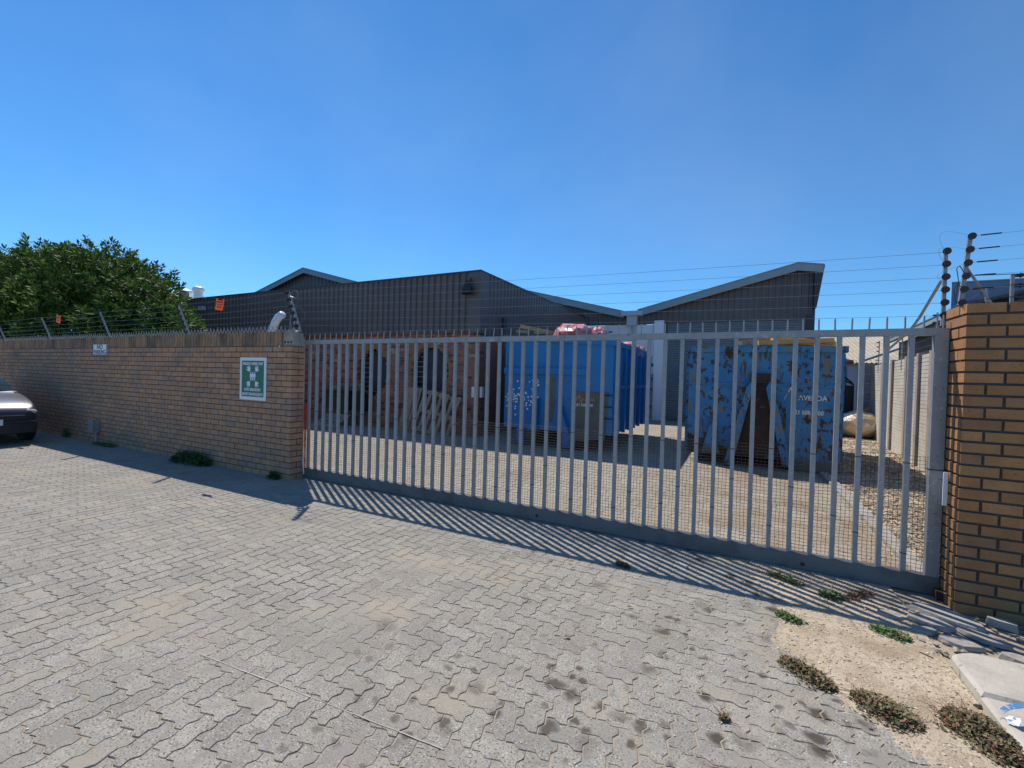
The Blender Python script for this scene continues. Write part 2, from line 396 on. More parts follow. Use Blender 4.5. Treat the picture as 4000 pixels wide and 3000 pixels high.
def lay(mb, inside, bond, x0, x1, y0, y1, gap=.0022, cham=.0028):
    i0, i1, j0, j1 = int(x0 / U) - 1, int(x1 / U) + 1, int(y0 / U) - 1, int(y1 / U) + 1
    ok = {}
    for i in range(i0 - 1, i1 + 2):
        for j in range(j0 - 1, j1 + 2):
            ok[i, j] = inside((i + .5) * U, (j + .5) * U)
    for i in range(i0, i1 + 1):
        for j in range(j0, j1 + 1):
            if not ok[i, j]: continue
            if bond == 'herring':
                k = (i - j) % 4
                if k == 0: b = (i, j, 2, 1) if ok.get((i + 1, j)) else (i, j, 1, 1)
                elif k == 1: b = None if ok.get((i - 1, j)) else (i, j, 1, 1)
                elif k == 3: b = (i, j, 1, 2) if ok.get((i, j + 1)) else (i, j, 1, 1)
                else: b = None if ok.get((i, j - 1)) else (i, j, 1, 1)
            else:
                if (j - i) % 2 == 0: b = (i, j, 1, 2) if ok.get((i, j + 1)) else (i, j, 1, 1)
                else: b = None if ok.get((i, j - 1)) else (i, j, 1, 1)
            if not b: continue
            gp = gap + random.random() * .0018
            P = paver_outline(*b, gp)
            n = len(P)
            cx = (b[0] + b[2] / 2) * U; cy = (b[1] + b[3] / 2) * U
            z = noise.noise(Vector((cx * 1.1, cy * 1.1, 0))) * .0028 + random.uniform(-.0011, .0011)
            tx, ty = random.uniform(-.012, .012), random.uniform(-.012, .012)
            jx, jy = random.uniform(-.0012, .0012), random.uniform(-.0012, .0012)
            def Z(p): return z + (p[0] - cx) * tx + (p[1] - cy) * ty
            top = []
            for p in P:
                dx, dy = cx - p[0], cy - p[1]; l = math.hypot(dx, dy)
                q = (p[0] + dx / l * cham + jx, p[1] + dy / l * cham + jy); top.append((*q, Z(q)))
            mid = [(p[0] + jx, p[1] + jy, Z(p) - .0035) for p in P]
            bot = [(p[0] + jx, p[1] + jy, -.02) for p in P]
            fs = [tuple(range(n))]
            for a in range(n):
                e = (a + 1) % n
                fs.append((n + a, n + e, e, a)); fs.append((2 * n + a, 2 * n + e, n + e, n + a))
            mb.raw(top + mid + bot, fs)

def wallx(x): return 4.21
def in_main(x, y):
    if x < -5.85: return False
    if y > 4.56 or y < -1.6: return False
    if x > 1.1 and y > 2.3: return False
    if x > .95 and y > 3.2: return False
    return x < 1.75
def in_left(x, y): return -16.5 < x <= -5.85 and 0 < y < 4.21
mb = MB(); lay(mb, in_main, 'herring', -5.9, 1.8, -1.6, 4.6)
tag(mb.build('driveway_paving', 'paver', org=(0, 0, 0)), kind='structure')
mb = MB(); lay(mb, in_left, 'running', -16.5, -5.8, 0, 4.3)
tag(mb.build('pavement_paving', 'paver', org=(0, 0, 0)), kind='structure')
mb = MB()
def in_yard(x, y):
    if y < 4.58 or y > 18.6: return False
    if x > 1.37: return False
    return x > (-13.5 if y < 9.8 else -5.9)
lay(mb, in_yard, 'herring', -13.6, 1.5, 4.5, 18.7, gap=.003, cham=.004)
tag(mb.build('yard_paving', 'paver_yard', org=(0, 0, 0)), kind='structure')

# sand washed over the pavers beside the kerb
def sandh(x, y):
    if y >= 3.0: xb = .30
    elif y > 2.55: xb = .30 + (3.0 - y) * .55
    else: xb = .55 + (2.55 - y) * 1.15
    if y > 3.75: xb = .30 - (y - 3.75) * .65
    sd = x - xb + noise.noise(Vector((x * 4, y * 4, 2))) * .20 + noise.noise(Vector((x * 13, y * 13, 5))) * .09
    return max(-.012, min(.009, -.0015 + sd * .045)) + noise.noise(Vector((x * 22, y * 22, 1))) * .0022 + noise.noise(Vector((x * 7, y * 7, 8))) * .003
mb = MB(); st = .02; x0, y0 = -.35, 1.9; nx, ny = 75, 133
vs = [(x0 + i * st, y0 + j * st, sandh(x0 + i * st, y0 + j * st)) for j in range(ny) for i in range(nx)]
fs = []
for j in range(ny - 1):
    for i in range(nx - 1):
        q = (j * nx + i, j * nx + i + 1, (j + 1) * nx + i + 1, (j + 1) * nx + i)
        if max(vs[k][2] for k in q) > -.0085: fs.append(q)
mb.raw(vs, fs)
tag(mb.build('sand', 'sand', org=(0, 0, 0), smooth=True), kind='structure')
# loose chips on the sand
mb = MB()
for k in range(7000):
    x, y = random.uniform(-.1, 1.15), random.uniform(2.2, 4.45)
    h = sandh(x, y)
    if h < -.001 and random.random() < .93: continue
    s_ = random.choice([.0016, .002, .0025, .003, .006]) * random.uniform(.7, 1.3)
    mb.blob((x, y, max(h, -.002) + s_ * .25), s_, (1.3, .9, .5), .3, 1, rot=Matrix.Rotation(random.random() * 6, 3, 'Z'))
tag(mb.build('pebbles', 'pebble', org=(0, 0, 0)), 'fine pebbles and chips scattered on the sandy ground beside the kerb', 'pebbles', kind='stuff')
mb = MB()
for k in range(60000):
    x, y = random.uniform(-.2, 1.1), random.uniform(1.95, 4.0)
    h = sandh(x, y)
    if h > -.0015 or h < -.0095 or random.random() > (h + .0115) / .02: continue
    s_ = random.uniform(.0009, .0022)
    mb.blob((x, y, s_ * .3), s_, (1.3, 1, .6), .2, 1)
    if len(mb.f) > 160000: break
tag(mb.build('scattered_sand', 'sand', org=(0, 0, 0)), 'loose coarse sand grains spilled over the paver edge beside the sandy patch', 'sand grains', kind='stuff')
# loose grit on the pavers
mb = MB()
for k in range(1500):
    x = random.uniform(-5.5, .9); y = random.uniform(.7, 4.0)
    s_ = random.choice([.0022, .003, .004]) * random.uniform(.7, 1.3)
    mb.blob((x, y, s_ * .5), s_, (1, 1, .6), .3, 1, rnd=random.choice([.5, .5, .0, 1.0, .55]))
tag(mb.build('grit', 'pebble', org=(0, 0, 0)), 'pale grit and tiny stones strewn over the grey driveway pavers', 'grit', kind='stuff')

mb = MB(); x = -2.58
while x < -1.03:
    u = (x + 2.58) / 1.56; y = 1.382 + .138 * u + .004 * noise.noise(Vector((x * 9, 0, 0))); l = random.uniform(.02, .09)
    w_ = random.uniform(.0012, .0030)
    y += 0
    LP = globals().get('LP') or []; LP.append((x, y, w_))
    x += l
for k, (a, b) in enumerate(zip(LP, LP[1:])): mb.raw([(a[0], a[1] - a[2], .0036), (b[0], b[1] - b[2], .0036), (b[0], b[1] + b[2], .0036), (a[0], a[1] + a[2], .0036)], [(0, 1, 2, 3)])
tag(mb.build('paint_line', 'concrete', org=(-1.8, 1.45, 0)), 'thin broken white scratch line across the foreground pavers', 'line')
# gravel bed inside, kerb edging
def fx(y): return 3.25 + .09 * (y - 11.2)
mb = MB()
ys = [4.6 + .5 * i for i in range(29)]
for a, b in zip(ys, ys[1:]):
    n = 10
    for k in range(n):
        def P(u, y):
            x = 1.52 + u * (fx(y) - 1.52); return (x, y, .02 + noise.noise(Vector((x * 2, y * 2, 0))) * .025)
        mb.face([P(k / n, a), P((k + 1) / n, a), P((k + 1) / n, b), P(k / n, b)])
tag(mb.build('gravel_bed', 'sand', org=(0, 0, 0), smooth=True), kind='structure')
mb = MB()
for k in range(8500):
    y = 4.6 + 13.8 * random.random() ** 1.4; x = random.uniform(1.53, fx(y) - .03)
    s_ = random.uniform(.008, .024)
    mb.blob((x, y, .025 + noise.noise(Vector((x * 2, y * 2, 0))) * .025 + s_ * .15), s_, (1.2, .9, .6), .3, 1, rot=Matrix.Rotation(random.random() * 6, 3, 'Z'))
tag(mb.build('gravel', 'stone', org=(0, 0, 0)), 'mixed brown and grey gravel along the foot of the concrete panel fence', 'gravel', kind='stuff')
mb = MB()
def leaf_quad(mb, x, y, z, s, rnd=None):
    a = random.random() * 6.3; u = Vector((math.cos(a), math.sin(a), random.uniform(-.3, .4))) * s
    v = Vector((-math.sin(a), math.cos(a), random.uniform(-.3, .4))) * s * .45
    c = Vector((x, y, z + s * .35)); q = random.random() if rnd is None else rnd
    mb.face([c - u, c + v * .9 - u * .1, c + u, c - v - u * .1], q)
for k in range(420):
    if random.random() < .7: y = random.uniform(4.6, 8.5); x = random.gauss(1.55 + (y - 4.6) * .05, .28)
    else: y = random.uniform(4.6, 13); x = random.uniform(1.5, fx(y))
    if x > fx(y) or x < 1.0: continue
    leaf_quad(mb, x, y, .035, random.uniform(.012, .03))
for k in range(60):
    leaf_quad(mb, random.uniform(.2, 1.7), random.uniform(3.7, 4.6), .015, random.uniform(.008, .02))
tag(mb.build('fallen_leaves', 'dleaf', org=(0, 0, 0)), 'dry yellow leaves scattered round the inner kerb and gravel', 'leaves', kind='stuff')
mb = MB()
y = 4.62
while y < 17.5:
    mb.box(1.385, 1.515, y, y + .965, -.02, .045 + random.uniform(-.004, .004)); y += .975
tag(mb.build('inner_kerb', 'concrete_d', org=(1.45, 4.6, 0)), kind='structure')

# ------------------------------------------------------------ brickwork generator
def bricks_x(mb, x0, x1, y, t, z0, n, ch, bl=.2195, gap=.0125, skip=None, step_end=1, zfun=None, jit=.0012, tr=.105):
    """courses of stretchers along X, face at y looking to -Y; the x1 end toothed as a finished corner (step_end=1) or x0 end (-1)"""
    for c in range(n):
        z = z0 + c * ch; odd = c % 2
        xs = x1; first = True
        if step_end == -1: xs = x0
        L = []
        if step_end == 1:
            if odd: L.append((x1 - tr, x1, y, y + t)); x = x1 - tr - gap
            else:
                L.append((x1 - bl + gap, x1, y, y + tr)); L.append((x1 - bl + gap, x1, y + tr + gap, y + t)); x = x1 - bl
            while x > x0:
                a = max(x - bl + gap, x0); 
                if x - a > .02: L.append((a, x, y, y + tr))
                x -= bl
        else:
            if odd: L.append((x0, x0 + tr, y, y + t)); x = x0 + tr + gap
            else:
                L.append((x0, x0 + bl - gap, y, y + tr)); L.append((x0, x0 + bl - gap, y + tr + gap, y + t)); x = x0 + bl
            while x < x1:
                b = min(x + bl - gap, x1)
                if b - x > .02: L.append((x, b, y, y + tr))
                x += bl
        for (a, b, c0, c1) in L:
            if skip and skip((a + b) / 2, z + ch / 2): continue
            j = random.uniform(-jit, jit); k = random.uniform(-jit, jit)
            mb.box(a + k, b + k * .5, c0 + j, c1 + j, z + gap / 2, z + ch - gap / 2 + random.uniform(-jit, jit) * .6)

# ------------------------------------------------------------ street wall on the left
WY, WT, WX = 4.21, .22, -5.70
t = thing('brick_wall', (WX, WY, 0), 'long tan face-brick boundary wall left of the gate, topped with metal spikes', 'wall')
CH = .0845; NC = 23
mb = MB(); bricks_x(mb, -27, WX, WY, WT, -.01, NC, CH)
mb.build('brickwork', 'brick', t)
zt = -.01 + NC * CH
mb = MB(); mb.box(-27, WX - .011, WY + .011, WY + WT - .008, -.05, zt)
mb.box(-27, WX - .24, WY + .008, WY + WT - .006, zt, zt + .208)
mb.build('mortar', 'mortar', t)
mb = MB(); x = WX - .235
while x > -27:
    j = random.uniform(-.0015, .0015)
    mb.box(x - .073, x, WY + j, WY + WT, zt + .006, zt + .215 + random.uniform(-.002, .002)); x -= .0845
mb.build('soldier_coping', 'brickC', t)
ZT = zt + .215
# end block: brick on its side with three core holes showing
mb = MB(); n = 14
bx0, bx1, bz0, bz1 = WX - .235, WX - .012, zt + .004, zt + .112
mb.box(bx0, bx1, WY + .03, WY + WT, bz0, bz1 + .012)
mb.box(bx0 + .01, bx1 - .01, WY + .028, WY + WT - .02, bz1 + .012, bz1 + .09)
ce = mb.build('corner_block', 'concrete_d', t)
mb = MB()
for k in range(3):
    cx = bx0 + .045 + k * .067
    mb.cyl((cx, WY + .024, zt + .06), (cx, WY + .05, zt + .06), .017, n=12)
mb.build('core_hole', 'dark', ce)
mb = MB(); mb.blob((bx0 + .11, WY + .10, bz1 + .09), .09, (1.2, .9, .5), .35, 2); mb.build('mortar_lump', 'concrete_d', ce)

# spike strip on the wall
t = thing('wall_spikes', (-12, WY + .05, ZT), 'galvanised strip of curved spikes fixed along the top of the long brick wall', 'wall spikes')
mb = MB(); x = WX - .03
mb.box(-26.8, WX - .24, WY + .03, WY + .07, ZT, ZT + .006)
mb.build('strip', 'galv', t)
mb = MB()
while x > -26.5:
    zb = ZT + .004 if x < WX - .24 else ZT - .03
    s_ = random.uniform(.9, 1.12); l = random.uniform(-.012, .012)
    for sg in (-1, 1):
        pts = [(x + sg * .045, WY + .05, zb), (x + sg * .018, WY + .045, zb + .035 * s_), (x + sg * .004 + l + .012, WY + .035, zb + .092 * s_)]
        for a, b, w0, w1 in ((pts[0], pts[1], .012, .008), (pts[1], pts[2], .008, .0012)):
            mb.raw([(a[0] - w0, a[1], a[2]), (a[0] + w0, a[1], a[2]), (b[0] + w1, b[1], b[2]), (b[0] - w1, b[1], b[2]),
                    (a[0] - w0, a[1] + .003, a[2]), (a[0] + w0, a[1] + .003, a[2]), (b[0] + w1, b[1] + .003, b[2]), (b[0] - w1, b[1] + .003, b[2])],
                   [(0, 1, 2, 3), (7, 6, 5, 4), (1, 5, 6, 2), (0, 3, 7, 4)])
    x -= .094
tag(mb.build('spikes', 'galv', t), kind='stuff')

# ------------------------------------------------------------ electric fence over the wall and the gate
def lerp(a, b, u): return Vector(a) + (Vector(b) - Vector(a)) * u
def insulator(mb, p, ax=(0, 1, 0), r=.030, l=.055):
    a = Vector(ax).normalized(); p = Vector(p)
    mb.cyl(p - a * l / 2, p + a * l / 2, r * .45, n=10)
    for k in (-.35, 0, .35): mb.cyl(p + a * (l * k - .004), p + a * (l * k + .004), r, n=14)
def wirepath(mb, a, b, sag=.01, r=.0016, n=8):
    a, b = Vector(a), Vector(b)
    mb.tube([lerp(a, b, i / n) - Vector((0, 0, sag * 4 * (i / n) * (1 - i / n))) for i in range(n + 1)], r, 4)
t = thing('electric_fence', (-8.5, 4.25, ZT), 'six-strand electric fence on leaning posts above the brick wall and across the gate', 'electric fence')
posts = [(-5.70, ZT + .02), (-8.56, ZT), (-11.45, ZT), (-14.35, ZT), (-17.2, ZT)]
tops = []
for i, (px, z) in enumerate(posts):
    b = Vector((px + .03, 4.31, z - .02)); tp = Vector((px - .02, 4.145, 2.655 if i else 2.70))
    mb = MB(); d = (tp - b)
    nrm = Vector((1, 0, 0)); sd = d.normalized().cross(nrm).normalized()
    w_ = .014 if i else .016
    P = [b - nrm * w_ - sd * .004, b + nrm * w_ - sd * .004, b + nrm * w_ + sd * .004, b - nrm * w_ + sd * .004]
    mb.prism(P, d); mb.prism([b + nrm * (w_ - .004) + sd * .004, b + nrm * w_ + sd * .004, b + nrm * w_ + sd * .022, b + nrm * (w_ - .004) + sd * .022], d)
    mb.build('post', 'galv', t)
    tops.append((b, tp))
    for s_ in range(6):
        u = 1 - .02 - s_ * .165
        mb = MB(); q = lerp(b, tp, u) - sd * .012
        insulator(mb, q - sd * .015, (1, .0, .0), .019 if i else .024, .05); mb.build('insulator', 'black', t)
def strand(i, s_):
    b, tp = tops[i]; return lerp(b, tp, 1 - .02 - s_ * .165) + Vector((0, -.025, 0))
for s_ in range(6):
    mb = MB()
    for i in range(4): wirepath(mb, strand(i, s_), strand(i + 1, s_), .012)
    # across the gate to the post behind the brick pillar
    wirepath(mb, strand(0, s_), (1.49, 4.80, 2.69 - s_ * .1035), .02, .0017, 14)
    wirepath(mb, strand(4, s_), strand(4, s_) + Vector((-3, 0, 0)), .02)
    mb.build('wire', 'wire', t)
# second upright + brace at the wall end
mb = MB(); mb.box(-5.80, -5.775, 4.30, 4.312, ZT - .02, 2.50); mb.build('post', 'galv', t)
mb = MB(); mb.tube([(-5.79, 4.29, ZT), (-5.76, 4.22, ZT + .1), (-5.745, 4.22, ZT + .26)], .006, 6); mb.build('brace', 'galv', t)
for k in range(3):
    mb = MB(); insulator(mb, (-5.81, 4.28, 2.46 - k * .11), (1, 0, 0), .018, .05); mb.build('insulator', 'black', t)
# loose jumper loops
for (a, b, dz, out) in ((0, 2, .02, .22), (1, 1, .06, .2), (2, 4, -.04, .26)):
    mb = MB(); A = strand(0, a); B = strand(0, b); pts = []
    for k in range(13):
        u = k / 12; q = lerp(A, B, u); pts.append(q + Vector((math.sin(math.pi * u) * out, 0, math.sin(2 * math.pi * u) * .05 + dz)))
    mb.tube(pts, .0013, 4); mb.build('jumper_wire', 'wire', t)

def danger_sign(x, z, rot, label, sx=1.0):
    y = 4.118
    o = thing('warning_sign', (x, y, z), label, 'warning sign', 'orange warning signs on the electric fence')
    Mx = Matrix.Translation((x, y, z)) @ Matrix.Rotation(rot, 4, 'Y')
    pts = [(-.115, .09), (-.075, .09), (-.075, .065), (.06, .065), (.06, .09), (.10, .09), (.105, -.09), (-.095, -.09)]
    if sx < 0: pts = [(-a, b) for a, b in pts][::-1]
    mb = MB(); mb.prism([Mx @ Vector((a, 0, b)) for a, b in pts], (0, .003, 0)); mb.build('plate', 'orange', o)
    T = Matrix.Translation((x, y - .001, z)) @ Matrix.Rotation(rot, 4, 'Y') @ Matrix.Rotation(R(90), 4, 'X')
    text('lettering', 'WARNING', .036, T @ Matrix.Translation((0, .035, 0)), 'ink', o, .0008)
    text('lettering', 'ELECTRIC FENCE', .022, T @ Matrix.Translation((0, .0, 0)), 'ink', o, .0006)
    text('lettering', 'INGOZI', .036, T @ Matrix.Translation((0, -.04, 0)), 'ink', o, .0008)
danger_sign(-7.32, 2.595, R(8), 'bright orange warning plate on the fence wires in front of the dark cladding', -1)
danger_sign(-13.32, 2.58, R(12), 'dull orange warning plate on the fence wires in front of the tree', 1)

# ------------------------------------------------------------ right brick pillar
PX, PY = 1.425, 4.19
t = thing('brick_pillar', (PX, PY, 0), 'tall ochre face-brick gate pillar at the right edge, its side sunlit', 'pillar')
CP = .0812; NP = 27
mb = MB(); bricks_x(mb, PX, 3.2, PY, .34, 2.185 - NP * CP, NP, CP, bl=.2155, gap=.0165, step_end=-1, jit=.0018)
mb.build('brickwork', 'brickP', t)
mb = MB(); mb.box(PX + .013, 3.19, PY + .013, PY + .33, -.05, 2.172); mb.build('mortar', 'mortar', t)
t = thing('gate_catcher', (PX - .03, 4.44, .72), 'white steel catch channel screwed to the side of the right pillar', 'gate catch')
mb = MB(); mb.box(PX - .006, PX - .001, 4.37, 4.50, .71, .955); mb.box(PX - .028, PX - .006, 4.37, 4.376, .71, .955); mb.box(PX - .028, PX - .006, 4.494, 4.50, .71, .955)
mb.build('channel', 'white', t)
mb = MB(); mb.box(1.385, 1.421, 4.36, 4.47, .0, .065); tag(mb.build('gate_stop', 'rust'), 'small rusty steel gate stop on the ground at the foot of the right pillar', 'gate stop')

# ------------------------------------------------------------ sliding gate
GY, GD = 4.435, .05
GX0, GX1, GT = -5.78, 1.418, 2.035
t = thing('sliding_gate', ((GX0 + GX1) / 2, GY, 0), 'long galvanised steel sliding gate of upright bars with spiked top rail', 'gate')
mb = MB(); mb.box(GX0, GX1, GY, GY + GD, GT - .055, GT); mb.build('top_rail', 'galv', t)
mb = MB(); mb.box(GX0, GX1, GY - .003, GY + GD + .012, .012, .145); mb.build('bottom_beam', 'galv_d', t)
mb = MB(); mb.box(GX1 - .082, GX1 - .001, GY - .002, GY + GD + .002, .1452, GT - .0555); mb.build('end_stile', 'galv', t)
mb = MB(); mb.box(-.017, .017, -.017, .017, .1455, GT - .0555)
bar = mb.build('bar', 'galv', t, local=True); bar.location = (0, 0, 0)
ox = Vector(t['_w'])
BX = [1.207 - .1518 * k for k in range(47)]
for k, x in enumerate(BX):
    loc = (x - ox.x, GY + .025 - ox.y, 0); ry = random.uniform(-.0012, .0012)
    if k == 0: bar.location = loc
    else: child_copy(bar, t, loc, (0, ry, 0))
mb = MB(); mb.tube([(0, 0, 0), (0, 0, .088)], .0065, 8); mb.tube([(0, 0, .088), (0, 0, .104)], .0065, 8, r1=.001)
spk = mb.build('spike', 'galv', t, local=True)
k = 0; x = 1.389
while x > GX0 + .02:
    loc = (x - ox.x, GY + .025 - ox.y, GT)
    tl = (random.gauss(0, .03), random.gauss(0, .02) + (.14 * random.random() if x < -1.5 else 0), 0)
    if k == 0: spk.location = loc
    else: child_copy(spk, t, loc, tl)
    k += 1; x -= .1118
mb = MB(); mb.tube([(GX0 - .1 + .5 * k, GY + .025 + .004 * (k % 2), GT + .100 + .004 * math.sin(k * 1.7)) for k in range(10)], .0016, 4); mb.build('wire', 'wire', t)
# ring bar of sunlit edge: thin flat on top rail rear
mb = MB(); mb.box(GX0, GX1 - .02, GY + .036, GY + .046, GT + .0, GT + .006); mb.build('rail_strip', 'galv', t)
# netting tied behind the bars
mb = MB()
NXg, NZg = 232, 31
x0n, x1n, z0n, z1n = GX0 + .02, GX1 - .06, .15, 1.035
def npnt(i, j):
    x = x0n + (x1n - x0n) * i / NXg; z = z0n + (z1n - z0n) * j / NZg
    topd = .02 * noise.noise(Vector((x * 1.3, 0, 4))) * (j / NZg)
    return Vector((x + .006 * noise.noise(Vector((x * 6, z * 5, 0))) + .004 * noise.noise(Vector((x * 20, z * 17, 3))), GY + GD + .006 + .006 * noise.noise(Vector((x * 2.6, z * 2, 7))),
                   z + topd + .006 * noise.noise(Vector((x * 5, z * 6, 9))) + .003 * noise.noise(Vector((x * 23, z * 17, 5)))))
grid = [[npnt(i, j) for j in range(NZg + 1)] for i in range(NXg + 1)]
wv = .0015
for i in range(NXg + 1):
    vs, fs = [], []
    for j in range(NZg + 1):
        p = grid[i][j]; vs += [p + Vector((-wv, 0, 0)), p + Vector((0, -wv, 0)), p + Vector((wv, 0, 0)), p + Vector((0, wv, 0))]
        if j:
            b = j * 4
            for k in range(4): fs.append((b - 4 + k, b - 4 + (k + 1) % 4, b + (k + 1) % 4, b + k))
    mb.raw(vs, fs)
for j in range(NZg + 1):
    vs, fs = [], []
    for i in range(NXg + 1):
        p = grid[i][j]; vs += [p + Vector((0, -wv, 0)), p + Vector((0, 0, -wv)), p + Vector((0, wv, 0)), p + Vector((0, 0, wv))]
        if i:
            b = i * 4
            for k in range(4): fs.append((b - 4 + k, b - 4 + (k + 1) % 4, b + (k + 1) % 4, b + k))
    mb.raw(vs, fs)
mb.build('netting', 'net', t)
mb = MB(); mb.box(-.0195, .0195, -.0195, .0195, -.003, .003)
tie = mb.build('cable_tie', 'black', t, local=True); first = True
for k, x in enumerate(BX):
    for z in ([1.0] if k % 2 == 0 else []) + ([random.uniform(.25, .8)] if k % 3 != 1 else []):
        z = z + random.uniform(-.02, .02); loc = (x - ox.x, GY + .025 - ox.y, z); rr = (0, random.uniform(-.1, .1), 0)
        if first: tie.location = loc; first = False
        else: child_copy(tie, t, loc, rr)
mb = MB(); mb.box(GX1 - .0845, GX1 + .0005, GY - .005, GY + GD + .005, .955, .963); mb.build('cable_tie', 'black', t)
# wheel bosses on the beam
for x in (.55, -1.9):
    mb = MB(); mb.cyl((x, GY - .006, .062), (x, GY + .0, .062), .017, n=16); mb.build('axle_bolt', 'rust', t)
# floor track
mb = MB(); mb.box(-5.9, 1.0, GY + .010, GY + .035, -.005, .006); tag(mb.build('gate_track', 'galv_d'), 'flat steel ground track running under the sliding gate', 'gate track')
# red mesh strip at the wall end
t2 = thing('red_safety_mesh', (-5.75, 4.47, .1), 'narrow strip of torn red plastic mesh hanging between wall end and gate', 'mesh')
mb = MB()
for k in range(7):
    x = -5.685 - .0 + k * .012
    mb.tube([(x + .006 * noise.noise(Vector((k, j * .3, 0))), GY - .008 - .003 * k % 2, .14 + j * .05) for j in range(20)], .0022, 4)
for j in range(32): mb.tube([(-5.69, GY - .01, .15 + j * .03), (-5.61, GY - .008, .148 + j * .03)], .002, 4)
mb.build('mesh_strip', 'redmesh', t2)
mb = MB(); mb.tube([(-5.68, 4.42, .36), (-5.655, 4.40, .20), (-5.635, 4.40, .06)], .009, 6); mb.build('white_cord', 'paper', t2)

# ------------------------------------------------------------ electric fence posts at the pillar
t = thing('electric_fence_post', (1.49, 4.8, 1.9), 'upright steel post with round black insulators just behind the right pillar', 'fence post')
mb = MB(); mb.box(1.478, 1.502, 4.788, 4.812, 0.0, 2.705); mb.build('post', 'galv', t)
for s_ in range(7):
    mb = MB(); insulator(mb, (1.488, 4.765, 2.69 - s_ * .1035), (.36, 1, .15), .027, .04); mb.build('insulator', 'black', t)
mb = MB(); mb.tube([(1.478, 4.83, 2.46), (1.47, 5.25, 2.22), (1.475, 5.5, 2.13), (1.48, 6.2, 1.99)], .012, 8); mb.build('brace', 'galv', t)
t = thing('electric_fence_post', (1.43, 4.3, 2.18), 'leaning steel post with round black insulators standing on the right pillar', 'fence post')
A, B = Vector((1.425, 4.30, 2.185)), Vector((1.462, 4.30, 2.665))
mb = MB(); mb.prism([A + Vector(q) for q in ((-.012, -.012, 0), (.012, -.012, 0), (.012, .012, 0), (-.012, .012, 0))], B - A); mb.build('post', 'galv', t)
SP = []
for s_ in range(6):
    q = lerp(A, B, 1 - s_ * .195); q.y -= .035; SP.append(q)
    mb = MB(); insulator(mb, q, (.36, 1, .15), .0235, .036); mb.build('insulator', 'black', t)
mb = MB(); mb.tube([lerp(A, B, .57), (1.60, 4.33, 2.19)], .0085, 8); mb.build('brace', 'galv', t)
for s_ in range(5):
    mb = MB(); q = SP[s_]
    dz = (.0, .0, .0, .0, .0)[s_]
    wirepath(mb, q, q + Vector((1.6, .02, .05)), .003, .0013); mb.build('wire', 'wire', t)
    mb = MB(); d_ = Vector((1, .01, .03)).normalized()
    mb.tube([q + d_ * .045, q + d_ * .06, q + d_ * .13, q + d_ * .15], .0048, 8); mb.build('tension_spring', 'black', t)
# jumper cables between the two posts
for k, (za, zb, o_) in enumerate(((2.66, 2.60, .22), (2.58, 2.45, .15), (2.45, 2.38, -.02))):
    mb = MB(); a = Vector((1.48, 4.76, za)); b = SP[k + 0] if k < 6 else SP[0]; pts = []
    for i in range(17):
        u = i / 16; q = lerp(a, b, u); pts.append(q + Vector((-math.sin(math.pi * u) * .10, 0, math.sin(math.pi * u) * o_ * .5)))
    mb.tube(pts, .0012, 4); mb.build('jumper_wire', 'wire', t)
for k, pts in enumerate(([SP[3], (1.40, 4.26, 2.46), (1.385, 4.26, 2.44), (1.395, 4.25, 2.35), (1.385, 4.25, 2.24)], [SP[4], (1.385, 4.25, 2.33), (1.372, 4.25, 2.28), (1.384, 4.25, 2.2), (1.41, 4.24, 2.18)],
                         [SP[3], (1.53, 4.36, 2.402), (1.63, 4.44, 2.415), (1.8, 4.56, 2.435)], [SP[5], (1.6, 4.3, 2.225), (1.8, 4.3, 2.23), (2.2, 4.3, 2.24)], [SP[4], (1.6, 4.4, 2.30), (1.8, 4.56, 2.36)])):
    mb = MB(); pts = [Vector(p) for p in pts]; o_ = []
    for a, b in zip(pts, pts[1:]):
        for i in range(4): o_.append(lerp(a, b, i / 4))
    o_.append(pts[-1]); mb.tube(o_, .0026, 6); mb.build('black_cable', 'black', t)
t = thing('electric_fence_post', (1.8, 4.58, 2.1), 'short thin post with three conical insulators on the wall far right', 'fence post')
mb = MB(); mb.box(1.79, 1.81, 4.575, 4.59, 2.1, 2.44); mb.build('post', 'galv', t)
for k in range(3):
    mb = MB(); z = 2.425 - k * .075; mb.tube([(1.812, 4.57, z), (1.835, 4.57, z)], .014, 10); mb.tube([(1.835, 4.57, z), (1.87, 4.57, z)], .02, 10, r1=.005); mb.build('insulator', 'black', t)

# ------------------------------------------------------------ signs on the wall
SY = WY - .006
t = thing('no_parking_sign', (-11.62, SY, 1.78), 'small white NO PARKING sign high on the brick wall', 'sign')
mb = MB(); mb.box(-11.885, -11.285, SY - .002, SY + .004, 1.795, 2.015); mb.build('board', 'sign_w', t)
cx = -11.585
text('lettering', 'NO', .125, face_minus_y(cx, SY - .0035, 1.955), 'ink', t, .0022, 1.25)
text('lettering', 'PARKING', .125, face_minus_y(cx, SY - .0035, 1.85), 'ink', t, .0018, 1.0)
mb = MB()
for a in ((-11.885, -11.285, 1.795, 1.802), (-11.885, -11.285, 2.008, 2.015), (-11.885, -11.873, 1.803, 2.007), (-11.297, -11.285, 1.803, 2.007)): mb.box(a[0], a[1], SY - .0045, SY - .0025, a[2], a[3])
mb.build('border', 'ink', t)

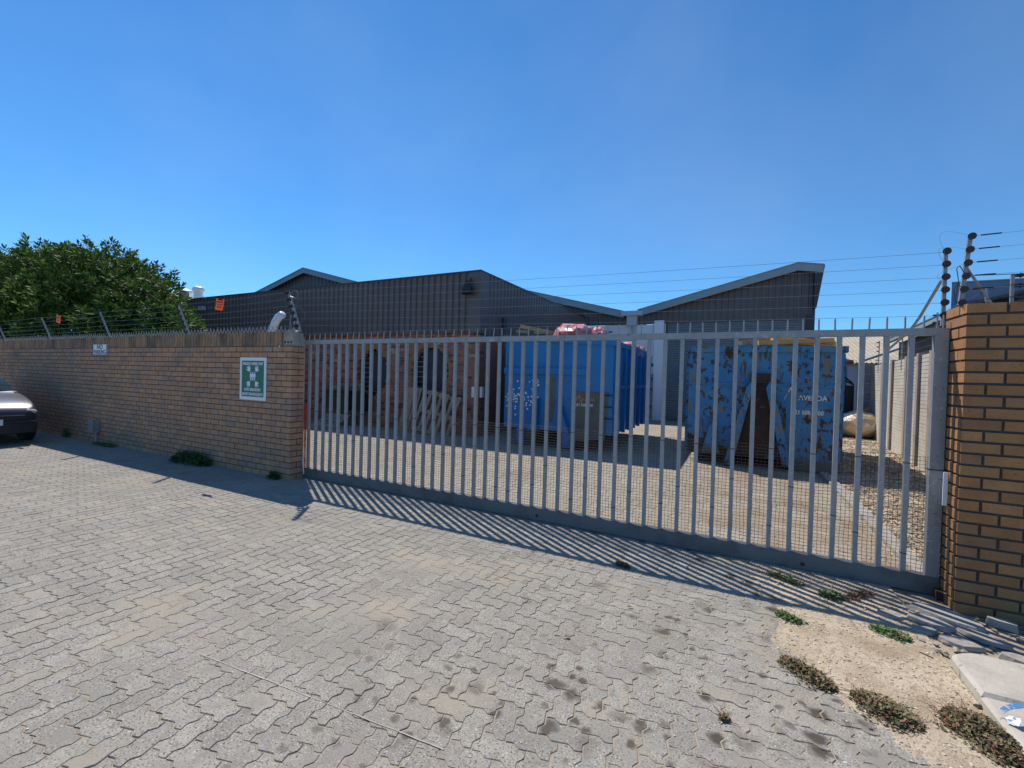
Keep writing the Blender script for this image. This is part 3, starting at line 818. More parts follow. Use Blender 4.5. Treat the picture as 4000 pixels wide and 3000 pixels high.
t = thing('assembly_point_sign', (-6.58, SY, 1.12), 'green and white emergency assembly point sign with arrows and three figures', 'sign')
sx0, sx1, sz0, sz1 = -6.895, -6.255, 1.115, 1.765
mb = MB(); mb.box(sx0, sx1, SY - .002, SY + .004, sz0, sz1); mb.build('board', 'sign_w', t)
cx = (sx0 + sx1) / 2
mb = MB(); gx0, gx1, gz0, gz1, rr = sx0 + .05, sx1 - .055, sz0 + .05, sz1 - .05, .015
pts = []
for (ax, az, a0) in ((gx1 - rr, gz1 - rr, 0), (gx0 + rr, gz1 - rr, 90), (gx0 + rr, gz0 + rr, 180), (gx1 - rr, gz0 + rr, 270)):
    for k in range(5): pts.append((ax + rr * math.cos(R(a0 + k * 22.5)), SY - .0022, az + rr * math.sin(R(a0 + k * 22.5))))
mb.prism(pts[::-1], (0, -.0012, 0)); mb.build('green_panel', 'sign_g', t)
def tx(s_, z, size, sx): text('lettering', s_, size, face_minus_y(cx, SY - .0045, z), 'sign_w', t, .0018, sx)
tx('EMERGENCY ASSEMBLY POINT', 1.668, .058, .62)
tx('NOOD VERSAMELPUNT', 1.272, .058, .66)
tx('INDAWO EKHAWULEZILEYO', 1.203, .058, .66)
mb = MB()
for sxx in (-1, 1):
    for szz in (-1, 1):
        c = Vector((cx + sxx * .10, 0, 1.475 + szz * .118)); d = Vector((-sxx * .6, 0, -szz * .8)).normalized(); n_ = Vector((-d.z, 0, d.x))
        def q(a, b): v = c + d * a + n_ * b; return (v.x, SY - .0036, v.z)
        P = [q(.055, 0), q(.02, .040), q(-.030, .050), q(-.002, .017), q(-.062, .024), q(-.022, .004), q(-.062, -.024), q(-.002, -.017), q(-.030, -.050), q(.02, -.040)]
        mb.prism(P if sxx * szz > 0 else P, (0, -.001, 0))
mb.build('arrow', 'sign_w', t)
mb = MB()
for k in (-1, 0, 1):
    x = cx + k * .046
    mb.cyl((x, SY - .0036, 1.535), (x, SY - .0046, 1.535), .0105, n=10)
    mb.box(x - .022, x + .022, SY - .0046, SY - .0036, 1.462, 1.519)
    mb.box(x - .014, x - .002, SY - .0046, SY - .0036, 1.412, 1.4615); mb.box(x + .002, x + .014, SY - .0046, SY - .0036, 1.412, 1.4615)
mb.build('figures', 'sign_w', t)

t = thing('junction_box', (-11.55, WY - .06, .2), 'small grey electrical box low on the brick wall with a conduit below', 'electrical box')
mb = MB(); mb.box(-11.70, -11.52, WY - .12, WY - .001, .22, .46); mb.build('box', 'galv', t)
mb = MB(); mb.box(-11.71, -11.51, WY - .128, WY - .1202, .212, .468); mb.build('lid', 'galv', t)
mb = MB(); mb.cyl((-11.60, WY - .04, -.01), (-11.60, WY - .04, .219), .016, n=10); mb.build('conduit', 'galv', t)
mb = MB()
for (x, z, r) in ((-5.98, 1.93, .018), (-6.17, 1.87, .012)): mb.blob((x, WY - .001, z), r, (.6, .15, 1), .2, 1)
tag(mb.build('bird_droppings', 'sign_w'), 'two small white splashes on the bricks above the green sign', 'splash')

# ------------------------------------------------------------ ribbed sheet
def ribbed(mb, O, u, n, L, z0, z1, pitch=.205, rib=.075, dep=.042):
    """sheet from O along unit u (length L), ribs towards n; z0(s), z1(s) functions of distance"""
    O, u, n = Vector(O), Vector(u), Vector(n); s_ = 0
    prof = []
    while s_ < L:
        for a, d_ in ((0, 1), (pitch - rib - .024, 1), (pitch - rib, 0), (pitch - .024, 0)):
            if s_ + a <= L: prof.append((s_ + a, d_ * dep))
        s_ += pitch
    prof.append((L, prof[-1][1]))
    vs = []
    for a, d_ in prof:
        p = O + u * a + n * d_
        vs += [(p.x, p.y, z0(a)), (p.x, p.y, z1(a))]
    fs = [(2 * i, 2 * i + 2, 2 * i + 3, 2 * i + 1) for i in range(len(prof) - 1)]
    mb.raw(vs, fs)

# ------------------------------------------------------------ building A (dark parapet over red brick)
AY, AX = 9.8, -5.98
t = thing('workshop_building', (-14, AY, 0), 'long low workshop with charcoal ribbed cladding over red face brick and two oval windows', 'building')
AXL = -26.0
wins = [(-9.735, 1.60, .67, .72), (-7.62, 1.66, .66, .72)]
def inwin(x, z, g_=0):
    return any(((x - a) / (rx + g_)) ** 2 + ((z - c) / (rz + g_)) ** 2 < 1 for a, c, rx, rz in wins)
BYf = AY + .10
mb = MB()
CB = .0835; NB = 33
bricks_x(mb, -18, AX - .02, BYf, .22, -.01, NB, CB, bl=.232, gap=.012, step_end=1, skip=lambda x, z: inwin(x, z, -.03))
# tan brick quoins on the corner
mb.build('face_brick', 'redbrick', t)
mb = MB()
NCOL = 120
xl, xr = -18.0, AX - .03
def core(mb):
    # wall core with oval openings, as columns
    xs = []; x = xl
    while x < xr: xs.append(x); x += .05
    xs.append(xr)
    for a, b in zip(xs, xs[1:]):
        m_ = (a + b) / 2; hole = None
        for (cx_, cz, rx, rz) in wins:
            if abs(m_ - cx_) < rx: h = rz * math.sqrt(1 - ((m_ - cx_) / rx) ** 2); hole = (cz - h, cz + h)
        if hole: mb.box(a, b, BYf + .009, BYf + .21, -.05, hole[0]); mb.box(a, b, BYf + .009, BYf + .21, hole[1], 2.74)
        else: mb.box(a, b, BYf + .009, BYf + .21, -.05, 2.74)
core(mb); mb.build('mortar', 'mortar_l', t)
mb = MB(); mb.box(AX - .05, AX - .025, BYf + .22, 18.4, -.05, 2.74); mb.build('side_wall', 'redbrick', t)
mb = MB(); mb.box(AXL, xl, BYf, BYf + .2, -.05, 2.74); mb.build('side_wall', 'redbrick', t)
for c in range(0, NB, 2):
    pass
mb = MB()
for c in range(NB - 1):
    z = -.01 + c * CB
    if c % 2: mb.box(AX - .125, AX - .012, BYf - .004, BYf + .225, z + .007, z + CB - .006)
    else: mb.box(AX - .235, AX - .012, BYf - .004, BYf + .10, z + .007, z + CB - .006, rnd=.3) if c % 4 == 0 else None
mb.build('corner_quoins', 'brickP', t)
for (cx_, cz, rx, rz) in wins:
    o = MB()
    o.box(cx_ - rx - .03, cx_ + rx + .03, BYf + .19, BYf + .195, cz - rz - .03, cz + rz + .03)
    wo = o.build('window', 'dark', t)
    o = MB(); n = 48
    for k in range(n):
        a0, a1 = 2 * math.pi * (k + .06) / n, 2 * math.pi * (k + .94) / n
        P = [(cx_ + (rx + d_) * math.cos(a), BYf - .006, cz + (rz + d_) * math.sin(a)) for a, d_ in ((a0, -.005), (a1, -.005), (a1, .10), (a0, .10))]
        o.prism(P, (0, .2, 0))
    o.build('brick_surround', 'brickP', wo)
    o = MB(); o.box(cx_ - rx * .28, cx_ + rx * .66, BYf + .13, BYf + .14, cz - rz + .16, cz + rz - .07); o.build('blind', 'blind', wo)
    for k in range(9):
        z = cz - rz + (k + 1) * 2 * rz / 10; h = rx * math.sqrt(max(0, 1 - ((z - cz) / rz) ** 2)) - .01
        o = MB(); o.box(cx_ - h, cx_ + h, BYf + .15, BYf + .16, z - .008, z + .008); o.build('security_bar', 'galv', wo)
# cladding: street face and return
mb = MB()
L_ = AX - AXL
ribbed(mb, (AXL, AY + .0, 0), (1, 0, 0), (0, -1, 0), L_ - .26, lambda s_: 2.72, lambda s_: 4.27)
mb.build('cladding', 'clad', t)
mb = MB(); ribbed(mb, (AX, AY + .30, 0), (0, 1, 0), (1, 0, 0), 8.6, lambda s_: 2.62, lambda s_: 4.27); mb.build('cladding', 'clad', t)
mb = MB(); mb.box(AX - .27, AX + .046, AY - .058, AY - .045, 2.70, 4.275); mb.box(AX + .046, AX + .056, AY - .058, AY + .28, 2.70, 4.275); mb.build('corner_flashing', 'clad', t)
mb = MB(); mb.box(AXL, AX + .05, AY - .065, AY + .12, 4.276, 4.325); mb.box(AX - .12, AX + .05, AY + .121, 18.7, 4.276, 4.325); mb.build('parapet_cap', 'clad_d', t)
mb = MB(); mb.box(AXL, AX - .05, AY + .13, 18.6, 3.9, 4.1); mb.build('roof', 'clad_d', t)
mb = MB(); mb.cyl((AX + .02, 11.0, 0), (AX + .02, 11.0, 3.0), .05, n=12); mb.box(AX - .01, AX + .12, 10.92, 11.1, 2.95, 3.25); mb.build('downpipe', 'clad_d', t)
mb = MB(); mb.box(AX - .02, AX + .01, 12.0, 13.0, 0, 2.1); mb.build('side_door', 'clad_d', t)
# floodlight with birds' mess bracket
t2 = thing('floodlight', (-6.26, 9.7, 3.7), 'black floodlight with tangled bracket near the top corner of the cladding', 'floodlight')
mb = MB(); Mx = Matrix.Translation((-6.26, 9.62, 3.80)) @ Matrix.Rotation(R(-20), 4, 'X'); mb.box(-.13, .13, -.05, .05, -.11, .09, M=Mx); mb.build('housing', 'black', t2)
mb = MB()
mb.tube([(-6.26, 9.66, 3.9), (-6.25, 9.68, 4.0), (-6.2, 9.7, 4.12)], .02, 6)
mb.build('bracket', 'black', t2)
mb = MB()
for k in range(26):
    a = Vector((-6.27 + random.uniform(-.1, .1), 9.64, 3.93 + random.uniform(-.03, .1))); mb.tube([a, a + Vector((random.uniform(-.1, .12), random.uniform(-.04, .03), random.uniform(-.06, .1)))], .006, 4)
mb.build('nest', 'black', t2)
mb = MB(); mb.box(-18.6, -18.25, 9.66, 9.76, 3.82, 3.98); o = mb.build('bulkhead_light', 'gutter'); tag(o, 'small pale light fitting on the cladding just left of the orange plate', 'light')
for x, lb in ((-6.12, 'white electrical box on the brick corner, left of the pair'), (-5.93, 'white electrical box on the brick corner, right of the pair')):
    mb = MB()
    if x < -6: mb.box(x - .06, x + .05, BYf - .07, BYf - .002, 1.02, 1.30)
    else: mb.box(AX - .01, AX + .06, BYf + .03, BYf + .14, 1.02, 1.30)
    tag(mb.build('electrical_box', 'sign_w'), lb, 'electrical box', 'white electrical boxes on the brick corner')

# curved white flue behind the wall
mb = MB(); mb.tube([(-9.50, 6.5, 0), (-9.50, 6.5, 2.30), (-9.47, 6.5, 2.52), (-9.38, 6.5, 2.68), (-9.27, 6.5, 2.79), (-9.14, 6.5, 2.84)], .085, 16)
tag(mb.build('flue_pipe', 'flue', smooth=True), 'curved white flue pipe rising behind the end of the long brick wall', 'pipe')

# yard objects along the red brick wall
def pallet(x, y, label, lean=R(14), tw=R(6)):
    o = thing('wooden_pallet', (x, y, 0), label, 'pallet', 'pallets against the red brick wall')
    o.rotation_euler = (-lean, tw, 0)
    W, H = 1.2, 1.15
    for k in range(3):
        mb = MB(); z = .06 + k * (H - .13) / 2; mb.box(-W / 2, W / 2, -.045, .045, z - .05, z + .05); q = mb.build('bearer', 'wood_g', o, local=True)
    for k in range(7):
        xx = -W / 2 + .05 + k * (W - .1) / 6; mb = MB(); mb.box(xx - .045, xx + .045, -.065, -.046, 0, H); mb.build('slat', 'wood_g', o, local=True)
    return o
pallet(-7.15, 9.38, 'upright slatted wooden pallet leaning under the right oval window', R(17), R(9))
t2 = thing('board_stack', (-8.35, 9.45, 0), 'dark upright boards leaning left of the wooden pallet', 'boards')
for k in range(3):
    mb = MB(); Mx = Matrix.Translation((-8.2 + k * .09, 9.45 + .03 * k, 0)) @ Matrix.Rotation(R(-12), 4, 'X') @ Matrix.Rotation(R(7), 4, 'Y'); mb.box(-.13, .13, -.012, .012, 0, 1.25, M=Mx); mb.build('board', 'wood_g', t2)
t2 = thing('utility_cabinet', (-10.9, 9.5, 0), 'dark green steel cabinet with a lid below the brick wall', 'cabinet')
mb = MB(); mb.box(-11.15, -10.25, 9.35, 9.85, 0, .98); mb.build('body', 'dgreen', t2)
mb = MB(); mb.box(-11.22, -10.2, 9.28, 9.87, .981, 1.03); mb.build('lid', 'black', t2)
mb = MB(); mb.cyl((-9.95, 9.5, .68), (-9.95, 9.72, .68), .36, n=28); tag(mb.build('satellite_disc', 'black'), 'round black disc standing beside the green cabinet', 'disc')
t2 = thing('wire_mesh_panel', (-10.3, 8.9, 0), 'bent light wire mesh sheet lying in front of the green cabinet', 'mesh panel')
mb = MB()
for k in range(11):
    u = k / 10; mb.tube([(-10.75 + u * .9, 8.6, .05), (-10.55 + u * .9, 9.0, .38)], .006, 4); mb.tube([(-10.75 + .2 * u, 8.6 + .4 * u, .05 + .33 * u), (-9.85 + .2 * u, 8.6 + .4 * u, .05 + .33 * u)], .006, 4)
mb.build('wire_grid', 'gutter', t2)

# ------------------------------------------------------------ building B (shutter and butterfly roof)
BY = 18.75
t = thing('warehouse', (-3, BY, 0), 'warehouse with V-shaped charcoal gables, grey roller shutter and white piers', 'building')
def rz(x):
    if x < -10: return 5.92 + .257 * (x + 10)
    if x < -3.95: return 5.92 - .257 * (x + 10)
    if x < 1.80: return 4.42 + .257 * (x + 3.9)
    return 5.90 - .17 * (x - 1.80)
mb = MB(); ribbed(mb, (-12, BY, 0), (1, 0, 0), (0, -1, 0), 14.33, lambda s_: 3.92, lambda s_: rz(-12 + s_) - .02, pitch=.22, dep=.02)
mb.build('gable_cladding', 'clad', t)
mb = MB()
def strip(mb, xa, xb, d=.26, y0=BY - .32, y1=BY - .28):
    mb.prism([(xa, y0, rz(xa + 1e-3)), (xb, y0, rz(xb - 1e-3)), (xb, y0, rz(xb - 1e-3) - d), (xa, y0, rz(xa + 1e-3) - d)], (0, y1 - y0, 0))
strip(mb, -12, -10); strip(mb, -10, -4.25); strip(mb, -3.55, 1.80); strip(mb, 1.80, 2.58)
mb.build('fascia', 'fascia', t)
mb = MB()
for xa, xb in ((-16, -10), (-10, -4.1), (-3.7, 1.80), (1.80, 2.60)):
    za, zb = rz(xa + 1e-3) + .002, rz(xb - 1e-3) + .002
    mb.prism([(xa, BY - .34, za), (xb, BY - .34, zb), (xb, BY - .34, zb + .03), (xa, BY - .34, za + .03)], (0, 14, 0))
mb.build('roof', 'fascia', t)
mb = MB(); mb.box(-4.34, -3.48, BY - .40, BY - .15, 4.26, 4.45); mb.box(-4.12, -3.72, BY - .30, BY - .05, 3.86, 4.259); mb.build('gutter_hopper', 'gutter', t)
mb = MB(); mb.box(-3.88, -3.76, BY - .22, BY - .10, 0, 3.859); mb.build('downpipe', 'gutter', t)
mb = MB(); mb.box(-6.2, -3.02, BY - .02, BY + .15, -.02, 3.90); mb.build('wall', 'white', t)
mb = MB(); mb.box(-3.03, -2.66, BY - .12, BY + .10, -.02, 4.05); mb.build('pier', 'white', t)
mb = MB(); mb.box(-2.655, -2.54, BY - .06, BY + .10, -.02, 3.98); mb.build('jamb', 'clad_d', t)
mb = MB(); mb.box(2.16, 2.40, BY - .06, BY + .10, -.02, 4.1); mb.build('jamb', 'clad_d', t)
mb = MB(); z = 0.05; vs = []; prof = []
while z < 3.97:
    prof += [(z, 0), (z + .03, .028), (z + .055, .028), (z + .085, 0)]; z += .095
for zz, dd in prof: vs += [(-2.54, BY + .04 - dd, zz), (2.16, BY + .04 - dd, zz)]
mb.raw(vs, [(2 * i, 2 * i + 1, 2 * i + 3, 2 * i + 2) for i in range(len(prof) - 1)]); mb.box(-2.54, 2.16, BY - .02, BY + .06, 0, .05)
mb.build('roller_shutter', 'shut', t)
mb = MB(); mb.box(-12, -6.2, BY + .02, BY + .2, -.02, 3.92); mb.build('lower_wall', 'clad_d', t)
mb = MB(); mb.box(2.33, 2.42, BY, 32, -.02, 5.7); mb.prism([(2.42, BY - .3, 4.3), (2.62, BY - .3, 5.76), (2.34, BY - .3, 5.80), (2.34, BY - .3, 4.3)], (0, .29, 0)); mb.build('side_wall', 'clad_d', t)
t2 = thing('steel_door', (-3.1, BY - .2, 0), 'narrow weathered grey security door beside the white pier', 'door')
mb = MB(); mb.box(-3.22, -3.12, BY - .2, BY - .17, 0, 1.9); mb.box(-3.04, -3.0, BY - .2, BY - .17, 0, 1.9); mb.box(-3.12, -3.04, BY - .19, BY - .18, 0, 1.85); mb.build('panel', 'concrete_d', t2)

# far gable and white roof beyond
t = thing('factory_gable', (-18.2, 14, 0), 'distant charcoal gable roof peeking over the long dark parapet', 'building')
def gz(x): return 6.38 - .262 * abs(x + 18.15)
mb = MB(); ribbed(mb, (-26, 14.2, 0), (1, 0, 0), (0, -1, 0), 15, lambda s_: 3.0, lambda s_: gz(-26 + s_) - .05, pitch=.24, dep=.03); mb.build('gable_cladding', 'clad', t)
mb = MB()
for xa, xb in ((-26.5, -18.15), (-18.15, -10.5)):
    mb.prism([(xa, 13.9, gz(xa)), (xb, 13.9, gz(xb)), (xb, 13.9, gz(xb) - .2), (xa, 13.9, gz(xa) - .2)], (0, .05, 0))
    mb.prism([(xa, 13.88, gz(xa) + .002), (xb, 13.88, gz(xb) + .002), (xb, 13.88, gz(xb) + .05), (xa, 13.88, gz(xa) + .05)], (0, 12, 0))
mb.build('roof', 'fascia', t)
t = thing('white_roof_building', (-36, 20, 0), 'pale sheet-metal roof rising behind the tree at the left', 'building')
mb = MB(); 
for k in range(60):
    xa = -54 + k * .32
    def rr_(x): return 8.74 - .159 * (x + 46.9)
    mb.face([(xa, 17.6, rr_(xa) - 1.6 + .0), (xa + .28, 17.6, rr_(xa + .28) - 1.6), (xa + .28, 21.5, rr_(xa + .28)), (xa, 21.5, rr_(xa))])
    mb.face([(xa + .28, 17.6, rr_(xa + .28) - 1.6), (xa + .30, 17.6, rr_(xa + .3) - 1.56), (xa + .30, 21.5, rr_(xa + .3) + .04), (xa + .28, 21.5, rr_(xa + .28))])
    mb.face([(xa + .30, 17.6, rr_(xa + .30) - 1.56), (xa + .32, 17.6, rr_(xa + .32) - 1.6), (xa + .32, 21.5, rr_(xa + .32)), (xa + .30, 21.5, rr_(xa + .30) + .04)])
mb.build('roof', 'wroof', t)
mb = MB(); mb.box(-53.8, -35, 17.8, 21.3, 0, 4.9); mb.build('wall', 'white', t)
t2 = thing('roof_ventilator', (-37.3, 19.5, 7), 'white bulbous turbine ventilator, the right one of two on the pale roof', 'roof ventilator')
VX, VY = -37.1, 19.3
mb = MB(); mb.cyl((VX, VY, 6.5), (VX, VY, 7.5), .30, n=20); mb.build('neck', 'wroof', t2, smooth=False)
mb = MB(); mb.blob((VX, VY, 7.66), .42, (1, 1, .60), 0, 3); mb.build('turbine', 'wroof', t2, smooth=True)
t2 = thing('roof_ventilator', (-39, 19.5, 7), 'flat white mushroom ventilator, the left one of two on the pale roof', 'roof ventilator')
VX = -39.1
mb = MB(); mb.cyl((VX, VY, 6.8), (VX, VY, 7.6), .33, n=20); mb.build('neck', 'galv_d', t2)
mb = MB(); mb.cyl((VX, VY, 7.6), (VX, VY, 7.68), .62, n=28); mb.cyl((VX, VY, 7.68), (VX, VY, 7.86), .60, .22, n=28); mb.build('cap', 'wroof', t2)

# ------------------------------------------------------------ skips
def skip_common(t, X0, X1, Y0, Y1, zb, zt0, zt1, bm, nrib=7):
    """open steel skip, front panel at Y0"""
    th = .05
    mb = MB(); mb.prism([(X0, Y0, zb), (X1, Y0, zb), (X1, Y0, zt1), (X0, Y0, zt0)], (0, th, 0)); mb.build('front_panel', bm, t)
    mb = MB(); mb.prism([(X0, Y0 + th + .001, zb), (X0, Y1, zb), (X0, Y1, zt0), (X0, Y0 + th + .001, zt0)], (th, 0, 0)); mb.build('side_panel', bm, t)
    mb = MB(); mb.prism([(X1 - th, Y0 + th + .001, zb), (X1 - th, Y1, zb), (X1 - th, Y1, zt1), (X1 - th, Y0 + th + .001, zt1)], (th, 0, 0)); mb.build('side_panel', bm, t)
    mb = MB(); mb.box(X0 + th + .002, X1 - th - .002, Y0 + th + .002, Y1 - .1, zb + .0, zb + .06); mb.build('floor', 'rust', t)
    mb = MB(); mb.box(X0 + th, X1 - th, Y1 - .06, Y1 - .005, zb, min(zt0, zt1) - .02); mb.build('rear_door', bm, t)
    mb = MB()
    mb.prism([(X0 - .05, Y0 - .045, zt0 - .10), (X1 + .05, Y0 - .045, zt1 - .10), (X1 + .05, Y0 - .045, zt1 + .01), (X0 - .05, Y0 - .045, zt0 + .01)], (0, .12, 0))
    for X, z in ((X0, zt0), (X1, zt1)): mb.box(X - .055, X + .055, Y0 + .076, Y1, z - .10, z + .012)
    mb.build('top_rim', bm, t)
    for X, z, s_ in ((X0, zt0, -1), (X1, zt1, 1)):
        for k in range(nrib):
            y = Y0 + .35 + k * (Y1 - Y0 - .5) / (nrib - 1)
            mb = MB(); a, b = (X + s_ * .001, X + s_ * .075)
            mb.box(min(a, b), max(a, b), y - .035, y + .035, zb - .02, z - .101); mb.build('rib', bm, t)
    for X in (X0 + .75, X1 - .75):
        mb = MB(); mb.box(X - .06, X + .06, Y0 + .05, Y1 - .2, .06, zb - .001); mb.cyl((X - .08, Y0 + .4, .10), (X + .08, Y0 + .4, .10), .10, n=14); mb.cyl((X - .08, Y1 - .5, .10), (X + .08, Y1 - .5, .10), .10, n=14)
        mb.build('skid_rail', 'rust', t)

SX0, SX1, SY0, SY1 = -4.90, -2.32, 9.28, 13.25
t = thing('blue_skip', ((SX0 + SX1) / 2, SY0, 0), 'bright blue steel skip with white splatter and a grey repair patch, left of the two', 'skip', 'blue waste skips in the yard')
skip_common(t, SX0, SX1, SY0, SY1, .40, 2.56, 2.40, 'blue1')
F = SY0
mb = MB(); mb.box(SX0, SX1 - .55, F - .06, F - .001, 1.66, 1.80); mb.build('cross_rail', 'blue1', t)
mb = MB(); mb.prism([(-3.98, F - .03, .40), (-3.50, F - .03, .40), (-3.50, F - .03, 1.655), (-3.98, F - .03, 1.655)], (0, .028, 0)); mb.build('hook_post', 'blue1', t)
mb = MB(); mb.prism([(-3.86, F - .036, .62), (-3.66, F - .036, .60), (-3.60, F - .036, 1.05), (-3.62, F - .036, 1.62), (-3.80, F - .036, 1.64), (-3.84, F - .036, 1.2)], (0, .005, 0)); mb.build('scraped_strip', 'patch', t)
for sg, xa, xb in ((-1, -3.985, -4.20), (1, -3.495, -3.22)):
    mb = MB(); mb.prism([(xa, F - .16, .40), (xb, F - .16, .40), (xa, F - .16, 1.12)] if sg > 0 else [(xb, F - .16, .40), (xa, F - .16, .40), (xa, F - .16, 1.12)], (0, .158, 0)); mb.build('gusset', 'blue1', t)
for X in (-4.42, -3.30):
    mb = MB(); mb.box(X - .09, X + .09, F - .10, F + .04, .05, .395); mb.build('leg', 'blue1', t)
mb = MB(); mb.prism([(-3.17, F - .012, .20), (-2.45, F - .012, .30), (-2.405, F - .012, 1.31), (-3.19, F - .012, 1.31)], (0, .010, 0)); mb.build('repair_patch', 'patch', t)
LM = lambda x, z: face_minus_y(x, F - .0145, z)
text('lettering', 'AVERDA', .105, LM(-2.86, 1.135), 'opaint', t, .002, .85)
text('lettering', '021 508 9000', .085, LM(-2.93, 1.01), 'wpaint', t, .002, .85)
mb = MB(); mb.prism([(-3.15, F - .0145, 1.07), (-3.115, F - .0145, 1.07), (-3.07, F - .0145, 1.20), (-3.00, F - .0145, 1.05), (-2.97, F - .0145, 1.08), (-3.06, F - .0145, 1.27)], (0, .002, 0)); mb.build('logo', 'opaint', t)
mb = MB()
for k in range(105):
    cxx, czz, sg = random.choice([(-4.72, 1.10, .13), (-4.75, 1.08, .09), (-4.30, 1.12, .16), (-4.08, 1.45, .06), (-4.45, 1.2, .2)])
    x, z = random.gauss(cxx, sg), random.gauss(czz, sg)
    if x < SX0 + .03 or x > -4.02: continue
    r = random.uniform(.014, .024); mb.cyl((x, F - .003, z), (x, F - .0005, z), r, n=8)
mb.build('paint_splatter', 'sign_w', t)
for k in range(3):
    mb = MB(); z = .75 + k * .25; mb.tube([(SX1 - .22, F - .001, z), (SX1 - .22, F - .06, z), (SX1 + .02, F - .06, z)], .012, 6); mb.build('ladder_rung', 'black', t)
mb = MB(); mb.box(SX1 + .002, SX1 + .06, F + .4, SY1 - .2, 1.38, 1.47); mb.build('cross_rail', 'blue1', t)
mb = MB(); mb.box(SX1 + .055, SX1 + .11, SY1 - .06, SY1 + .05, .6, 2.30)
for z in (.8, 1.3, 1.6, 2.0): mb.box(SX1 + .11, SX1 + .17, SY1 - .02, SY1 + .04, z, z + .09)
mb.build('door_hinge', 'blue1', t)
mb = MB(); mb.tube([(SX1 + .08, 9.78, 2.0), (SX1 + .10, 9.9, 1.93), (SX1 + .1, 9.75, 1.55), (SX1 + .08, 9.85, 1.5)], .008, 6); mb.build('latch_wire', 'black', t)

TX0, TX1, TY0, TY1 = -.84, 1.68, 9.5, 13.4
t = thing('blue_skip', ((TX0 + TX1) / 2, TY0, 0), 'rusty faded blue skip with peeling paint and an A-shaped rusted recess, right of the two', 'skip', 'blue waste skips in the yard')
skip_common(t, TX0, TX1, TY0, TY1, .22, 2.28, 2.27, 'blue2')
F = TY0
mb = MB(); mb.box(TX0, .22, F - .02, F - .001, 1.545, 1.585); mb.box(.56, TX1, F - .02, F - .001, 1.545, 1.585); mb.build('cross_rail', 'blue2', t)
mb = MB(); mb.prism([(.02, F - .012, .20), (.86, F - .012, .20), (.54, F - .012, 1.60), (.25, F - .012, 1.60)], (0, .010, 0)); mb.build('hook_recess', 'rust', t)
mb = MB(); mb.prism([(-.17, F - .17, .02), (-.02, F - .17, .02), (.285, F - .17, 1.5), (.25, F - .17, 1.62), (.18, F - .17, 1.5)], (0, .155, 0)); mb.build('strut', 'blue2', t)
mb = MB(); mb.prism([(.80, F - .17, .10), (.95, F - .17, .10), (.64, F - .17, 1.42), (.56, F - .17, 1.64), (.50, F - .17, 1.5)], (0, .155, 0)); mb.build('strut', 'blue2', t)
mb = MB(); mb.box(.24, .57, F - .10, F - .014, 1.62, 1.78); mb.build('hook_block', 'rust', t)
mb = MB(); mb.prism([(-.56, F - .14, .22), (-.24, F - .14, .22), (-.40, F - .14, .90)], (0, .138, 0)); mb.build('gusset', 'blue2', t)
mb = MB(); mb.prism([(-.83, F - .014, .18), (-.02, F - .014, .16), (-.06, F - .014, .30), (-.45, F - .014, .42), (-.83, F - .014, .56)], (0, .012, 0)); mb.build('rusted_lower_edge', 'rust', t)
mb = MB(); mb.box(.96, TX1 - .01, F - .008, F + .03, .02, .22); mb.build('lower_plate', 'patch', t)
LM = lambda x, z: face_minus_y(x, F - .004, z)
text('lettering', 'AVERDA', .125, LM(1.24, 1.345), 'wpaint', t, .004, .92)
text('lettering', '021 508 9000', .105, LM(1.17, 1.08), 'wpaint', t, .004, .82)
mb = MB(); mb.prism([(.78, F - .004, 1.25), (.90, F - .004, 1.50), (.97, F - .004, 1.24), (.99, F - .004, 1.30), (.90, F - .004, 1.56)], (0, .002, 0)); mb.build('logo', 'wpaint', t)

# loads in the skips
def plank(a, b, wd, th, mk, label, grp=None, roll=0):
    a, b = Vector(a), Vector(b); d = (b - a); L_ = d.length; q = d.to_track_quat('X', 'Z').to_matrix().to_4x4()
    Mx = Matrix.Translation(a) @ q @ Matrix.Rotation(roll, 4, 'X')
    mb = MB(); mb.box(0, L_, -wd / 2, wd / 2, -th / 2, th / 2, M=Mx)
    return tag(mb.build('timber_plank', mk), label, 'plank', grp)
G1 = 'planks sticking out of the skips'
plank((-4.75, 9.75, 2.83), (-3.75, 9.9, 2.62), .10, .09, 'wood', 'weathered plank sloping down over the left end of the bright blue skip', G1)
plank((-4.78, 9.6, 2.69), (-4.5, 9.65, 2.67), .14, .07, 'wood', 'pale yellow plank end peeping over the left corner of the bright blue skip', G1)
plank((-4.35, 9.7, 2.66), (-4.0, 9.7, 2.65), .12, .06, 'wood', 'short pale offcut lying just right of the sloping plank', G1)
plank((-3.75, 10.0, 2.86), (-3.35, 10.1, 2.84), .18, .08, 'wood_g', 'brown board end on top of the red plastic heap', G1)
plank((-3.75, 10.0, 2.62), (-2.6, 10.2, 2.70), .16, .03, 'wood_g', 'thin brown board under the red plastic heap', G1)
def bag(c, r, sc, label, mk='redbag'):
    mb = MB(); n0 = len(mb.v)
    vs, fs = ICO[3]; o = []
    ph = Vector((random.random() * 30, 3, 5))
    for v in vs:
        k = 1 + .34 * noise.noise(v * 1.9 + ph) + .16 * abs(noise.noise(v * 5 + ph)) + .07 * noise.noise(v * 11 + ph)
        o.append((c[0] + v.x * r * sc[0] * k, c[1] + v.y * r * sc[1] * k, c[2] + v.z * r * sc[2] * k))
    for f in fs: mb.raw([o[i] for i in f], [(0, 1, 2)])
    return tag(mb.build('plastic_bag', mk), label, 'plastic bag', 'red plastic bags in the bright blue skip')
bag((-3.40, 10.0, 2.58), .54, (.98, .9, .5), 'large crumpled red and white plastic sheet heaped at the middle of the bright blue skip')
bag((-2.92, 10.1, 2.62), .22, (1, .9, .8), 'small tied red bag at the right end of the heap')
